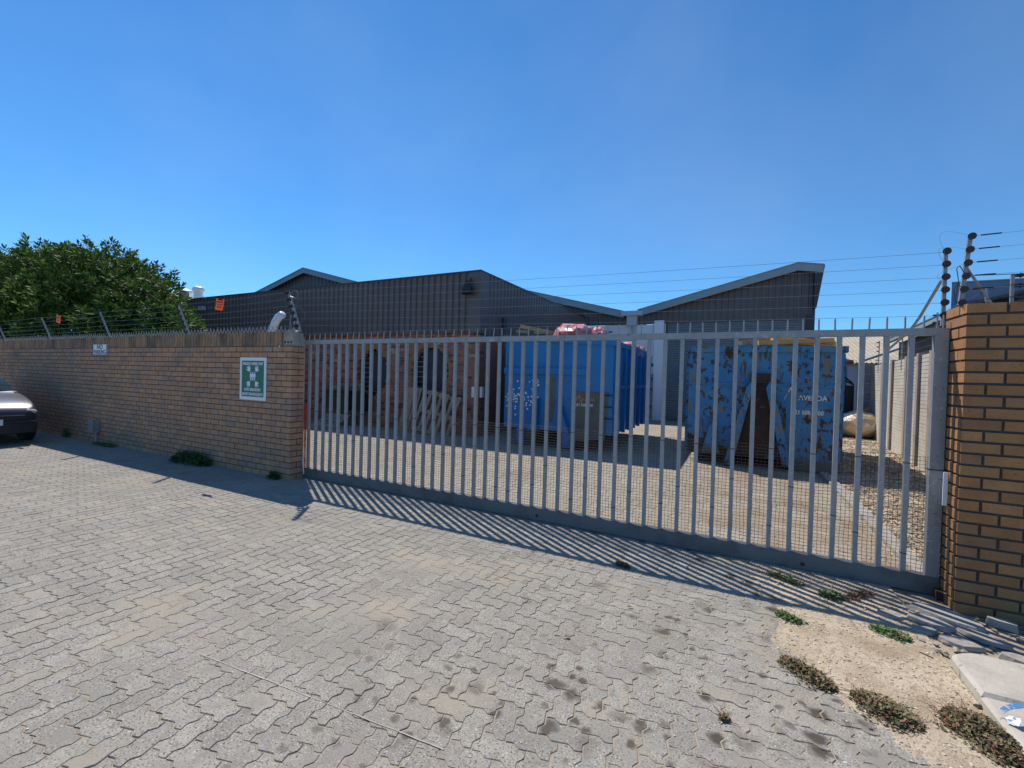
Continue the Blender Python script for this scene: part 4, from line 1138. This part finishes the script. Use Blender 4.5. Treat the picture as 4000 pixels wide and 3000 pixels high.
bag((-2.55, 12.2, 2.36), .40, (.8, 1.5, .62), 'red plastic bag bulging over the right side of the bright blue skip')
for k, (xa, xb, za, zb, y) in enumerate(((.05, .75, 2.33, 2.44, 9.8), (.20, .9, 2.36, 2.46, 9.95), (.35, 1.62, 2.32, 2.40, 9.75), (.6, 1.65, 2.41, 2.37, 9.9), (.75, 1.7, 2.36, 2.36, 10.1))):
    plank((xa, y, za + .05), (xb, y + .5, zb + .05), .11, .085, 'wood_o' if k > 1 else 'wood',
          ['pale timber end lowest of the stepped beam ends on the rusty skip', 'pale timber end second from left on the rusty skip', 'orange beam lying along the front rim of the rusty skip', 'top orange beam on the rusty skip', 'rear orange beam on the rusty skip'][k], G1)

# ------------------------------------------------------------ bale bag
t = thing('bale_bag', (3.40, 16.9, 0), 'round plastic-wrapped bale of crumpled cardboard standing on the gravel', 'bale')
mb = MB(); vs, fs = ICO[3]; o = []
for v in vs:
    k = 1 + .06 * noise.noise(v * 2.2) + .05 * noise.noise(v * 7); o.append(Vector((3.42 + v.x * .62 * k, 16.9 + v.y * .55 * k, .42 + v.z * .43 * k)))
cells = [Vector((random.gauss(0, 1), random.gauss(0, 1), random.gauss(0, 1))).normalized() for _ in range(70)]
for f in fs:
    c = sum((vs[i] for i in f), Vector()) / 3; c = c + Vector((noise.noise(c * 5), noise.noise(c * 5 + Vector((9, 0, 0))), noise.noise(c * 5 + Vector((0, 9, 0))))) * .35
    b = min(range(70), key=lambda i: (cells[i] - c).length); mb.raw([o[i] for i in f], [(0, 1, 2)], rnd=(b * .618) % 1)
mb.build('wrapped_contents', 'bale', t)

# ------------------------------------------------------------ precast fence at the right
t = thing('precast_fence', (fx(11), 11, 0), 'pale precast concrete panel fence with slotted posts receding on the right', 'fence')
PYs = [4.9, 5.85, 6.8, 7.75, 8.7, 9.65, 10.6, 11.55, 12.60, 14.2, 15.5, 17.2]
FH = 2.24
for a, b in zip(PYs, PYs[1:]):
    mb = MB(); n = 31; prof = []; z = -.02
    k = 0
    while z < FH - .01:
        dd = .012
        prof += [(z, .014 if k % 4 == 0 else .008), (z + .006, 0), (z + .068, 0), (z + .074, .014 if k % 4 == 3 else .008)]; z += .0755; k += 1
    vs = []
    for zz, dd in prof:
        vs += [(fx(a) + dd, a, zz), (fx(b) + dd, b, zz)]
    mb.raw(vs, [(2 * i, 2 * i + 2, 2 * i + 3, 2 * i + 1) for i in range(len(prof) - 1)])
    mb.prism([(fx(a) + .02, a, -.02), (fx(b) + .02, b, -.02), (fx(b) + .02, b, FH), (fx(a) + .02, a, FH)], (.03, 0, 0))
    mb.build('panel', 'precast', t)
for y in PYs:
    mb = MB(); mb.box(fx(y) - .055, fx(y) + .07, y - .055, y + .055, -.02, FH + .04); mb.build('post', 'precast_p', t)
# return fence in shade
t = thing('precast_fence', (3.9, 18, 0), 'short shaded precast concrete fence closing off the far end of the gravel strip', 'fence')
mb = MB()
for k in range(8): mb.box(3.55, 4.6, 17.95, 18.0, k * .285, k * .285 + .275)
mb.build('panel', 'concrete_d', t)
for x in (3.58, 4.05, 4.5):
    mb = MB(); mb.box(x - .05, x + .05, 17.90, 17.949, 0, 2.34); mb.build('post', 'precast_p', t)
t = thing('electric_fence', (3.5, 12.5, 2.3), 'wire strands on thin posts above the precast concrete fence', 'electric fence')
EP = [8.2, 10.5, 13.3, 16.4]
for y in EP:
    mb = MB(); mb.box(fx(y) - .01, fx(y) + .01, y - .005, y + .03, 2.0, 2.95); mb.build('post', 'galv', t)
    for k in range(5):
        mb = MB(); insulator(mb, (fx(y) - .04, y, 2.9 - k * .13), (1, 0, 0), .018, .05); mb.build('insulator', 'black', t)
for k in range(5):
    mb = MB()
    for a, b in zip(EP, EP[1:]): wirepath(mb, (fx(a) - .05, a, 2.9 - k * .13), (fx(b) - .05, b, 2.9 - k * .13), .01, .002, 4)
    mb.build('wire', 'wire', t)

# buildings beyond
t = thing('dark_house', (5.5, 14, 0), 'dark walled house with a pale gutter behind the concrete panel fence', 'house')
def hx(y, o=1.2): return fx(y) + o
mb = MB(); mb.prism([(hx(13.3), 13.3, 0), (hx(21), 21, 0), (hx(21), 21, 3.25), (hx(13.3), 13.3, 3.25)], (4, 0, 0)); mb.build('wall', 'clad_d', t)
mb = MB(); mb.prism([(hx(13) - .35, 13, 3.26), (hx(21.5) - .35, 21.5, 3.26), (hx(21.5) - .35, 21.5, 3.36), (hx(13) - .35, 13, 3.36)], (.12, 0, 0)); mb.build('gutter', 'fascia', t)
mb = MB(); mb.prism([(hx(13) - .34, 13, 3.362), (hx(21.5) - .34, 21.5, 3.362), (hx(21.5) + 2, 21.5, 4.0), (hx(13) + 2, 13, 4.0)], (0, 0, .06)); mb.build('roof', 'clad_d', t)
mb = MB(); mb.tube([(hx(14.5) - .28, 14.5, 3.27), (hx(14.5) - .15, 14.5, 3.1), (hx(14.5) - .06, 14.5, 2.9), (hx(14.5) - .06, 14.5, .1)], .05, 10); mb.build('downpipe', 'gutter', t)
t = thing('white_house', (5, 24, 0), 'white walled building with a corrugated fibre-cement roof at the far right', 'house')
mb = MB(); mb.box(4.35, 9.5, 24, 30, 0, 2.75); mb.build('wall', 'white', t)
mb = MB(); x = 3.9
prof = []
while x < 9.9: prof.append((x, .03 * math.sin((x - 3.9) / .17 * 2 * math.pi))); x += .0425
vs = []
for xx, dz in prof: vs += [(xx + .0, 23.7, 2.62 + dz), (xx - .5, 27.0, 4.05 + dz)]
mb.raw(vs, [(2 * i, 2 * i + 2, 2 * i + 3, 2 * i + 1) for i in range(len(prof) - 1)]); mb.build('roof', 'asb', t)
mb = MB(); mb.prism([(4.75, 23.6, 2.62), (6.6, 23.6, 3.42), (6.6, 23.6, 3.52), (4.75, 23.6, 2.72)], (0, .1, 0)); mb.build('gutter', 'gutter', t)
mb = MB(); mb.tube([(4.30, 23.9, 2.6), (4.34, 23.9, 2.4), (4.34, 23.9, 0)], .06, 10); mb.build('downpipe', 'flue', t)
t = thing('dark_shed', (3.6, 22, 0), 'dark grey timber shed wall beside the white house', 'shed')
mb = MB()
for k in range(10): mb.box(3.3 + k * .09, 3.38 + k * .09, 21.5 + k * .22, 21.6 + k * .22, 0, 2.1 + k * .06)
mb.build('wall', 'greybld', t)
t = thing('dark_container', (3.3, 18.8, 0), 'black ribbed steel container with a folded lid behind the wrapped bale', 'container')
mb = MB(); mb.box(2.75, 3.53, 18.3, 19.6, 0, 1.62)
for k in range(6): mb.box(2.80 + k * .125, 2.84 + k * .125, 18.26, 18.299, .05, 1.6)
mb.build('body', 'black', t)
mb = MB(); mb.prism([(2.9, 18.28, 1.95), (3.52, 18.28, 1.62), (3.52, 18.28, 1.68), (2.95, 18.28, 2.0)], (0, .06, 0)); mb.prism([(3.2, 18.9, 2.0), (3.6, 18.9, 1.7), (3.6, 18.9, 1.74), (3.25, 18.9, 2.05)], (0, .06, 0)); mb.build('lid', 'black', t)
plank((3.30, 19.7, 2.32), (4.35, 19.9, 2.42), .12, .07, 'yellow', 'yellow board jutting out to the right behind the rusty skip', G1)
mb = MB(); mb.box(3.1, 3.5, 19.9, 20.3, 0, 2.3); tag(mb.build('brick_pier', 'redbrick'), 'short orange-red brick pier behind the rusty skip', 'pier')
mb = MB(); mb.blob((3.55, 19.8, 2.48), .18, (1.3, .8, .5), .3, 2); tag(mb.build('cloth_bundle', 'redbag'), 'small pinkish bundle lying on the yellow board', 'bundle')
plank((3.55, 17.5, .75), (4.0, 17.45, 1.15), .22, .05, 'wood_o', 'tilted orange-brown board leaning behind the wrapped bale', G1)
t = thing('grey_building', (9, 15, 0), 'plain blue-grey building block beyond the right brick pillar', 'building')
mb = MB(); mb.prism([(4.80, 15, 0), (14, 15, 0), (17, 22, 0), (7.30, 22, 0)], (0, 0, 4.27)); mb.build('wall', 'greybld', t)
mb = MB(); mb.prism([(4.79, 14.98, 4.272), (14.1, 14.98, 4.272), (17.1, 22.1, 4.272), (7.33, 22.1, 4.272)], (0, 0, .03)); mb.build('parapet', 'fascia', t)

# ------------------------------------------------------------ tree
t = thing('tree', (-21, 7.4, 0), 'broad dense evergreen tree with glossy leaves behind the brick wall', 'tree')
random.seed(11)
blobs = [(-28, 7.2, 4.25, 2.0), (-25.3, 7.2, 4.35, 1.9), (-23.4, 7.2, 4.25, 1.85), (-21.4, 7.2, 4.1, 1.75), (-19.4, 7.2, 3.95, 1.75), (-18.0, 7.2, 3.6, 1.6), (-16.6, 7.0, 3.1, 1.35),
         (-15.2, 6.9, 2.55, 1.1), (-14.3, 6.8, 2.35, .85), (-24.6, 6.4, 3.2, 1.8), (-21.5, 6.3, 3.0, 1.7), (-18.8, 6.3, 2.7, 1.6), (-16.4, 6.4, 2.2, 1.3), (-27.5, 6.4, 3.2, 1.9), (-30.5, 7.2, 4.4, 2.1), (-14.6, 6.6, 1.8, 1.0)]
mb = MB(); V, Fs, RR = [], [], []
def addleaf(c, d, n_, L_, W_, q):
    s_ = d.cross(n_).normalized(); n2 = s_.cross(d)
    b = len(V)
    V.extend([tuple(c), tuple(c + d * L_ * .5 + s_ * W_ + n2 * W_ * .25), tuple(c + d * L_), tuple(c + d * L_ * .5 - s_ * W_ + n2 * W_ * .25)])
    Fs.append((b, b + 1, b + 2)); Fs.append((b, b + 2, b + 3)); RR.extend([q, q])
tot = sum(b[3] ** 2 for b in blobs)
for (bx, by, bz, br) in blobs:
    nc = int(8500 * br * br / tot * 1.0)
    for k in range(nc):
        d = Vector((random.gauss(0, 1), random.gauss(0, 1), random.gauss(0, 1))).normalized()
        if d.z < -.55: continue
        lump = 1 + .16 * noise.noise(d * 2.6 + Vector((bx, by, bz))) * 2
        r = br * lump * (1 - abs(random.gauss(0, .13))) * random.choice([1, 1, 1, .8])
        if random.random() < .05: r *= 1.09
        c = Vector((bx, by, bz)) + Vector((d.x * r, d.y * r * .85, d.z * r))
        if c.y > 9.5 or c.y < 4.75: continue
        ax = (d + Vector((random.gauss(0, .35), random.gauss(0, .35), random.gauss(.35, .3)))).normalized()
        a = ax.orthogonal().normalized(); b_ = ax.cross(a)
        base = random.random(); nl = random.choice([9, 10, 12])
        tip = random.random() < .25
        for i in range(nl):
            th = i * 2.4 + base * 6; el = random.uniform(.25, .85) if i < nl - 3 else random.uniform(.9, 1.2)
            dd = (math.cos(th) * a + math.sin(th) * b_) * math.cos(el) + ax * math.sin(el)
            q = random.random() * .8 if not tip else random.uniform(.5, 1)
            addleaf(c + ax * (.018 * i - .08) + dd * .02, dd.normalized(), ax, random.uniform(.13, .21), random.uniform(.03, .046), q)
me = D.meshes.new('crown'); ow = Vector(t['_w'])
me.from_pydata([(p[0] - ow.x, p[1] - ow.y, p[2] - ow.z) for p in V], [], Fs)
me.materials.append(K['leaf']); at = me.attributes.new('rnd', 'FLOAT', 'FACE'); at.data.foreach_set('value', RR)
o = D.objects.new('crown', me); col.objects.link(o); o.parent = t
mb = MB(); tr = (-21, 7.4)
mb.tube([(tr[0], tr[1], -.1), (tr[0] + .1, tr[1], 1.0), (tr[0], tr[1] + .1, 2.0)], .28, 12, r1=.2)
mb.build('trunk', 'bark', t, smooth=True)
for (bx, by, bz, br) in blobs:
    mb = MB(); a = Vector((tr[0], tr[1], 1.5)); b = Vector((bx, by, bz))
    pts = [lerp(a, b, u) + Vector((0, 0, math.sin(u * 3.14) * .25 * (1 if bz > 2.6 else .2))) for u in (0, .25, .5, .75, 1)]
    mb.tube(pts, .11, 8, r1=.03); mb.build('limb', 'bark', t, smooth=True)
random.seed(23)

# ------------------------------------------------------------ weeds
def weed(x0, y0, x1, y1, wd, h, n, mk, label, stems=0, nm='weed', ls=(.013, .024), grp='weeds growing between the pavers'):
    o = thing(nm, ((x0 + x1) / 2, (y0 + y1) / 2, 0), label, 'weed', grp)
    a, b = Vector((x0, y0, 0)), Vector((x1, y1, 0)); d = (b - a); L_ = max(d.length, .01); dn = d.normalized() if d.length > .01 else Vector((1, 0, 0)); s_ = Vector((-dn.y, dn.x, 0))
    mb = MB(); st_ = MB()
    for k in range(n):
        u = random.random(); v = random.gauss(0, .33)
        edge = max(0, 1 - abs(2 * u - 1) ** 3) ** .5
        p = a + d * u + s_ * v * wd * edge
        hh = h * random.random() ** .7 * max(.15, 1 - abs(v)) * edge
        c = p + Vector((0, 0, hh + .002))
        th = random.random() * 6.3; el = random.uniform(-.2, .9)
        dd = Vector((math.cos(th) * math.cos(el), math.sin(th) * math.cos(el), math.sin(el))); nn = Vector((random.gauss(0, .4), random.gauss(0, .4), 1)).normalized()
        sd = dd.cross(nn).normalized(); l_ = random.uniform(*ls); w_ = l_ * .34
        mb.face([c, c + dd * l_ * .55 + sd * w_, c + dd * l_, c + dd * l_ * .55 - sd * w_])
    for k in range(stems):
        u = random.random(); p = a + d * u + s_ * random.gauss(0, .25) * wd; th = random.random() * 6.3
        q = p + Vector((math.cos(th), math.sin(th), 0)) * random.uniform(.03, .09) + Vector((0, 0, random.uniform(.3, 1) * h))
        st_.tube([p + Vector((0, 0, .003)), lerp(p, q, .5) + Vector((0, 0, h * .3)), q], .0013, 4)
    mb.build('leaves', mk, o)
    if stems: st_.build('stems', 'stem', o)
weed(.29, 2.95, .50, 2.77, .10, .03, 1700, 'weed_r', 'low reddish-green weed strip at the paver edge, leftmost on the sand', 70)
weed(.585, 2.79, .81, 2.65, .14, .04, 2800, 'weed_r', 'low olive weed strip, middle of the three along the paver edge', 60)
weed(.96, 2.86, 1.20, 2.60, .19, .06, 7500, 'weed_r', 'big olive and red creeping weed patch in the bottom right corner', 220)
weed(.29, 4.22, .52, 4.08, .10, .035, 420, 'weed', 'straggly weed in the gate shadow, left of the bushy one', 60)
weed(.61, 3.99, .75, 3.99, .12, .055, 420, 'weed', 'bushy green weed among the gate bar shadows', 20)
weed(.76, 4.0, .97, 4.2, .05, .05, 300, 'weed_r', 'trailing red-stemmed weed just below the gate beam', 90)
weed(.30, 3.51, .43, 3.44, .07, .035, 420, 'weed', 'small round green weed at the edge of the gate shadow', 8)
weed(.83, 3.61, 1.02, 3.54, .10, .045, 600, 'weed', 'bright green weed beside the end of the kerb stones', 10, ls=(.012, .022))
weed(-.86, 3.77, -.75, 3.72, .05, .035, 420, 'weed_r', 'small dark tuft between driveway pavers at the shadow edge', 6)
weed(-.005, 2.27, .01, 2.30, .02, .015, 90, 'weed_r', 'tiny brown weed tuft in a paver joint near the bottom', 4)
weed(-8.45, 4.06, -7.55, 4.12, .17, .20, 1500, 'weed_d', 'bushy dark green weed against the foot of the brick wall', 40, 'bush', (.03, .06), 'weeds along the foot of the brick wall')
weed(-6.02, 4.12, -5.86, 4.14, .09, .12, 420, 'weed_d', 'small dark weed at the wall corner by the gate', 10, 'bush', (.02, .04), 'weeds along the foot of the brick wall')
weed(-11.5, 4.10, -10.7, 4.12, .10, .05, 800, 'weed', 'flat weed mat below the grey electrical box', 8, 'weed', (.02, .04), 'weeds along the foot of the brick wall')
weed(-13.1, 4.15, -12.9, 4.16, .06, .2, 260, 'weed', 'thin weed growing up the wall near the parked car', 8, 'weed', (.02, .05), 'weeds along the foot of the brick wall')

# ------------------------------------------------------------ kerb stones, slabs, litter
def kerbstone(x0, x1, y0, y1, h, label, nose=False, paint=False):
    o = thing('kerb_stone', ((x0 + x1) / 2, (y0 + y1) / 2, 0), label, 'kerb stone', 'concrete kerb stones right of the sand')
    mb = MB(); n = 10; r = .16
    def outline(ins, z):
        P = [(x0 + ins, y0 + ins, z), (x1 - ins, y0 + ins, z), (x1 - ins, y1 - ins, z)]
        if nose:
            for k in range(n + 1):
                a = math.pi / 2 + k / n * math.pi / 2; P.append((x0 + ins + r + r * math.cos(a), y1 - ins - r * .8 + r * .8 * math.sin(a), z))
        else: P.append((x0 + ins, y1 - ins, z))
        return P
    A_, B_, C_ = outline(0, -.02), outline(0, h - .018), outline(.016, h)
    m_ = len(A_)
    mb.raw(A_ + B_ + C_, [(i, (i + 1) % m_, m_ + (i + 1) % m_, m_ + i) for i in range(m_)] + [(m_ + i, m_ + (i + 1) % m_, 2 * m_ + (i + 1) % m_, 2 * m_ + i) for i in range(m_)] + [tuple(range(2 * m_, 3 * m_))])
    mb.build('block', 'concrete', o)
    if paint:
        mb = MB()
        pts = [(x0 + .035 + .022 * k, y0 + .27 + .022 * k + .008 * math.sin(k * .9), h + .001) for k in range(6)]
        for a, b in zip(pts, pts[1:]): mb.face([a, b, (b[0], b[1] + .035, b[2]), (a[0], a[1] + .035, a[2])])
        mb.build('paint_stroke', 'bluegrey', o)
kerbstone(1.135, 1.85, 3.005, 3.45, .072, 'rounded concrete kerb stone at the end nearest the gate shadow', nose=True)
kerbstone(1.128, 1.85, 2.60, 2.995, .068, 'concrete kerb stone with a blue paint stroke', paint=True)
kerbstone(1.12, 1.85, 2.15, 2.59, .066, 'concrete kerb stone partly hidden by the big weed patch')
random.seed(5)
def slab(cx_, cy_, w_, d_, h, rz_, tilt, label):
    mb = MB(); n = 9; P = []
    for k in range(n):
        a = 2 * math.pi * k / n; q = random.uniform(.78, 1.08); P.append(Vector((w_ / 2 * math.cos(a) * q, d_ / 2 * math.sin(a) * q, 0)))
    Mx = Matrix.Translation((cx_, cy_, .004)) @ Matrix.Rotation(rz_, 4, 'Z') @ Matrix.Rotation(tilt, 4, 'X')
    P = [Mx @ p for p in P]; T = [p + Vector((0, 0, h)) + (Mx.translation - p) * .12 for p in P]
    mb.raw(P + T, [tuple(range(n - 1, -1, -1)), tuple(range(n, 2 * n))] + [(i, (i + 1) % n, n + (i + 1) % n, n + i) for i in range(n)])
    return tag(mb.build('concrete_slab', 'concrete_d'), label, 'slab', 'broken concrete pieces at the foot of the right pillar')
slab(1.33, 4.02, .42, .20, .035, -.5, .03, 'largest flat grey slab just in front of the right pillar')
slab(1.20, 3.88, .26, .15, .03, -.3, .06, 'flat grey slab left of the largest one')
slab(1.43, 3.82, .30, .14, .022, -.6, -.05, 'dark slab lying between the pillar and the kerb stones')
slab(.985, 3.86, .15, .08, .025, -.2, .05, 'small dark slab furthest left among the broken pieces')
slab(1.27, 3.66, .24, .12, .025, -.2, .1, 'thick broken lump touching the rounded kerb stone')
slab(1.62, 4.07, .18, .08, .05, -.3, 0, 'pale block against the base of the pillar')
slab(1.78, 4.00, .12, .08, .04, .4, 0, 'dark stone against the pillar base at the right edge')
slab(1.55, 3.58, .30, .09, .03, -.35, .1, 'pale slab propped beyond the kerb stones at the right edge')
slab(1.13, 3.74, .17, .09, .02, .3, .05, 'thin pale chip in front of the flat slabs')
mb = MB()
for k in range(160):
    x, y = random.uniform(.95, 2.0), random.uniform(3.45, 4.17); s_ = random.uniform(.006, .022)
    mb.blob((x, y, s_ * .4), s_, (1.2, .9, .6), .3, 1, rot=Matrix.Rotation(random.random() * 6, 3, 'Z'))
tag(mb.build('rubble', 'stone', org=(0, 0, 0)), 'small rubble round the broken slabs by the right pillar', 'rubble', kind='stuff')
mb = MB(); vs, fs = ICO[2]
for f in fs:
    P = [Vector((1.168, 2.80, .085)) + Vector((v.x * .026, v.y * .020, v.z * .014)) * (1 + 1.3 * noise.noise(v * 4.5)) for v in (vs[i] for i in f)]; mb.raw(P, [(0, 1, 2)])
tag(mb.build('paper_scrap', 'paper'), 'crumpled white paper on the kerb above the big weed patch', 'paper')
mb = MB(); mb.box(.452, .472, 3.452, 3.47, .010, .014, M=None); tag(mb.build('plastic_scrap', 'sign_g'), 'tiny green plastic scrap beside the small round weed', 'litter')
mb = MB(); mb.tube([(1.02, 3.42, .012), (1.07, 3.38, .014)], .0035, 6); tag(mb.build('twig', 'bark'), 'short straight twig on the sand left of the kerb', 'twig')
mb = MB(); mb.cyl((-.32, 3.98, .008), (-.32, 3.98, .012), .016, n=14); tag(mb.build('metal_ring', 'galv'), 'small pale washer lying below the gate beam', 'washer')
mb = MB(); mb.blob((1.13, 2.98, .012), .022, (1.3, .8, .6), .3, 2); tag(mb.build('dark_stone', 'rubber'), 'small black stone against the left side of the kerb', 'stone')
for k, (x, y, lb) in enumerate(((-.88, 2.52, 'red-brown curled leaf in the middle foreground'), (-.62, 3.07, 'dark curled leaf near the shadow edge'))):
    mb = MB(); mb.raw([(x, y, .006), (x + .03, y + .008, .014), (x + .034, y + .024, .008), (x + .006, y + .018, .016)], [(0, 1, 2, 3)], .9); tag(mb.build('dry_leaf', 'dleaf'), lb, 'leaf')

# ------------------------------------------------------------ parked car (only its nose is in view)
CX, CY = -12.30, 2.80
t = thing('parked_car', (CX - 2, CY, 0), 'dark mauve car parked nose-on beside the brick wall at the left edge', 'car')
# stations: distance behind nose, z low, z belt, z top, half width low/belt, half width top
ST = [(0.00, .26, .50, .56, .60, .52), (.05, .20, .58, .66, .70, .62), (.18, .18, .68, .76, .79, .72), (.5, .18, .76, .86, .82, .76), (1.0, .18, .84, .95, .84, .78),
      (1.15, .18, .87, .99, .84, .76), (1.85, .18, .90, 1.38, .845, .60), (2.3, .18, .91, 1.44, .845, .58), (3.0, .18, .92, 1.42, .84, .57), (3.6, .18, .92, 1.12, .83, .62), (4.1, .22, .85, .98, .78, .62), (4.2, .35, .7, .8, .7, .55)]
def ring(s_, zl, zb, zt_, hb, ht):
    x = CX - s_
    half = [(hb * .90, zl), (hb, zl + .10), (hb * 1.0, (zl + zb) / 2), (hb * .985, zb), (ht + (hb - ht) * .30, zb + (zt_ - zb) * .62), (ht, zt_ - .015), (ht * .6, zt_ + .01), (0, zt_ + .018)]
    return [(x, CY - a, z) for a, z in half] + [(x, CY + a, z) for a, z in half[-2::-1]]
rings = [ring(*q) for q in ST]; m_ = len(rings[0]); mb = MB(); vs = [p for r_ in rings for p in r_]; fs = []
for i in range(len(rings) - 1):
    for k in range(m_ - 1): fs.append((i * m_ + k, i * m_ + k + 1, (i + 1) * m_ + k + 1, (i + 1) * m_ + k))
    fs.append((i * m_ + m_ - 1, i * m_, (i + 1) * m_, (i + 1) * m_ + m_ - 1))
fs += [tuple(range(m_ - 1, -1, -1)), tuple(range((len(rings) - 1) * m_, len(rings) * m_))]
mb.raw(vs, fs); bo = mb.build('body', 'carpaint', t, smooth=True)
md = bo.modifiers.new('sub', 'SUBSURF'); md.levels = md.render_levels = 2
# windscreen
mb = MB(); nu, nv = 6, 12; vs = []
for a in range(nu + 1):
    for b in range(nv + 1):
        u, v = a / nu, 2 * b / nv - 1
        vs.append((CX - 1.10 - .70 * u - .10 * v * v + .03, CY + v * (.72 - .17 * u), 1.0 + .385 * u + .05 * math.sin(u * math.pi) - .035 * v * v + .03))
mb.raw(vs, [(a * (nv + 1) + b, a * (nv + 1) + b + 1, (a + 1) * (nv + 1) + b + 1, (a + 1) * (nv + 1) + b) for a in range(nu) for b in range(nv)])
mb.build('windscreen', 'glass', t, smooth=True)
for sg in (-1, 1):
    mb = MB(); mb.blob((CX - .16, CY + sg * .60, .62), .13, (.75, 1.25, .62), 0, 3); mb.build('headlight', 'lamp', t, smooth=True)
    if sg < 0: mb = MB(); mb.blob((CX - 1.28, CY + sg * .93, 1.0), .10, (.6, 1.0, .7), 0, 3); mb.build('wing_mirror', 'black', t, smooth=True)
    for xw in (.78, 3.3):
        mb = MB(); mb.cyl((CX - xw, CY + sg * .70, .30), (CX - xw, CY + sg * .85, .30), .30, n=28); wh = mb.build('wheel', 'rubber', t)
        mb = MB(); mb.cyl((CX - xw, CY + sg * .851, .30), (CX - xw, CY + sg * .856, .30), .19, n=24); mb.build('rim', 'galv', wh)
mb = MB(); mb.box(CX - .10, CX + .035, CY - .55, CY + .55, .50, .575); mb.build('grille', 'black', t)
mb = MB(); mb.box(CX - .12, CX + .05, CY - .68, CY + .68, .24, .42); mb.build('bumper', 'black', t)
mb = MB(); mb.box(CX - .05, CX + .045, CY - .70, CY + .70, .430, .462); mb.build('bumper_strip', 'carpaint', t)
mb = MB(); mb.box(CX + .052, CX + .058, CY - .26, CY + .245, .40, .51); npl = mb.build('number_plate', 'sign_w', t)
text('lettering', '1', .12, Matrix.Translation((CX + .060, CY + .195, .455)) @ Matrix.Rotation(R(90), 4, 'Z') @ Matrix.Rotation(R(90), 4, 'X'), 'ink', npl, .003)

for o in D.objects:
    if '_w' in o: del o['_w']
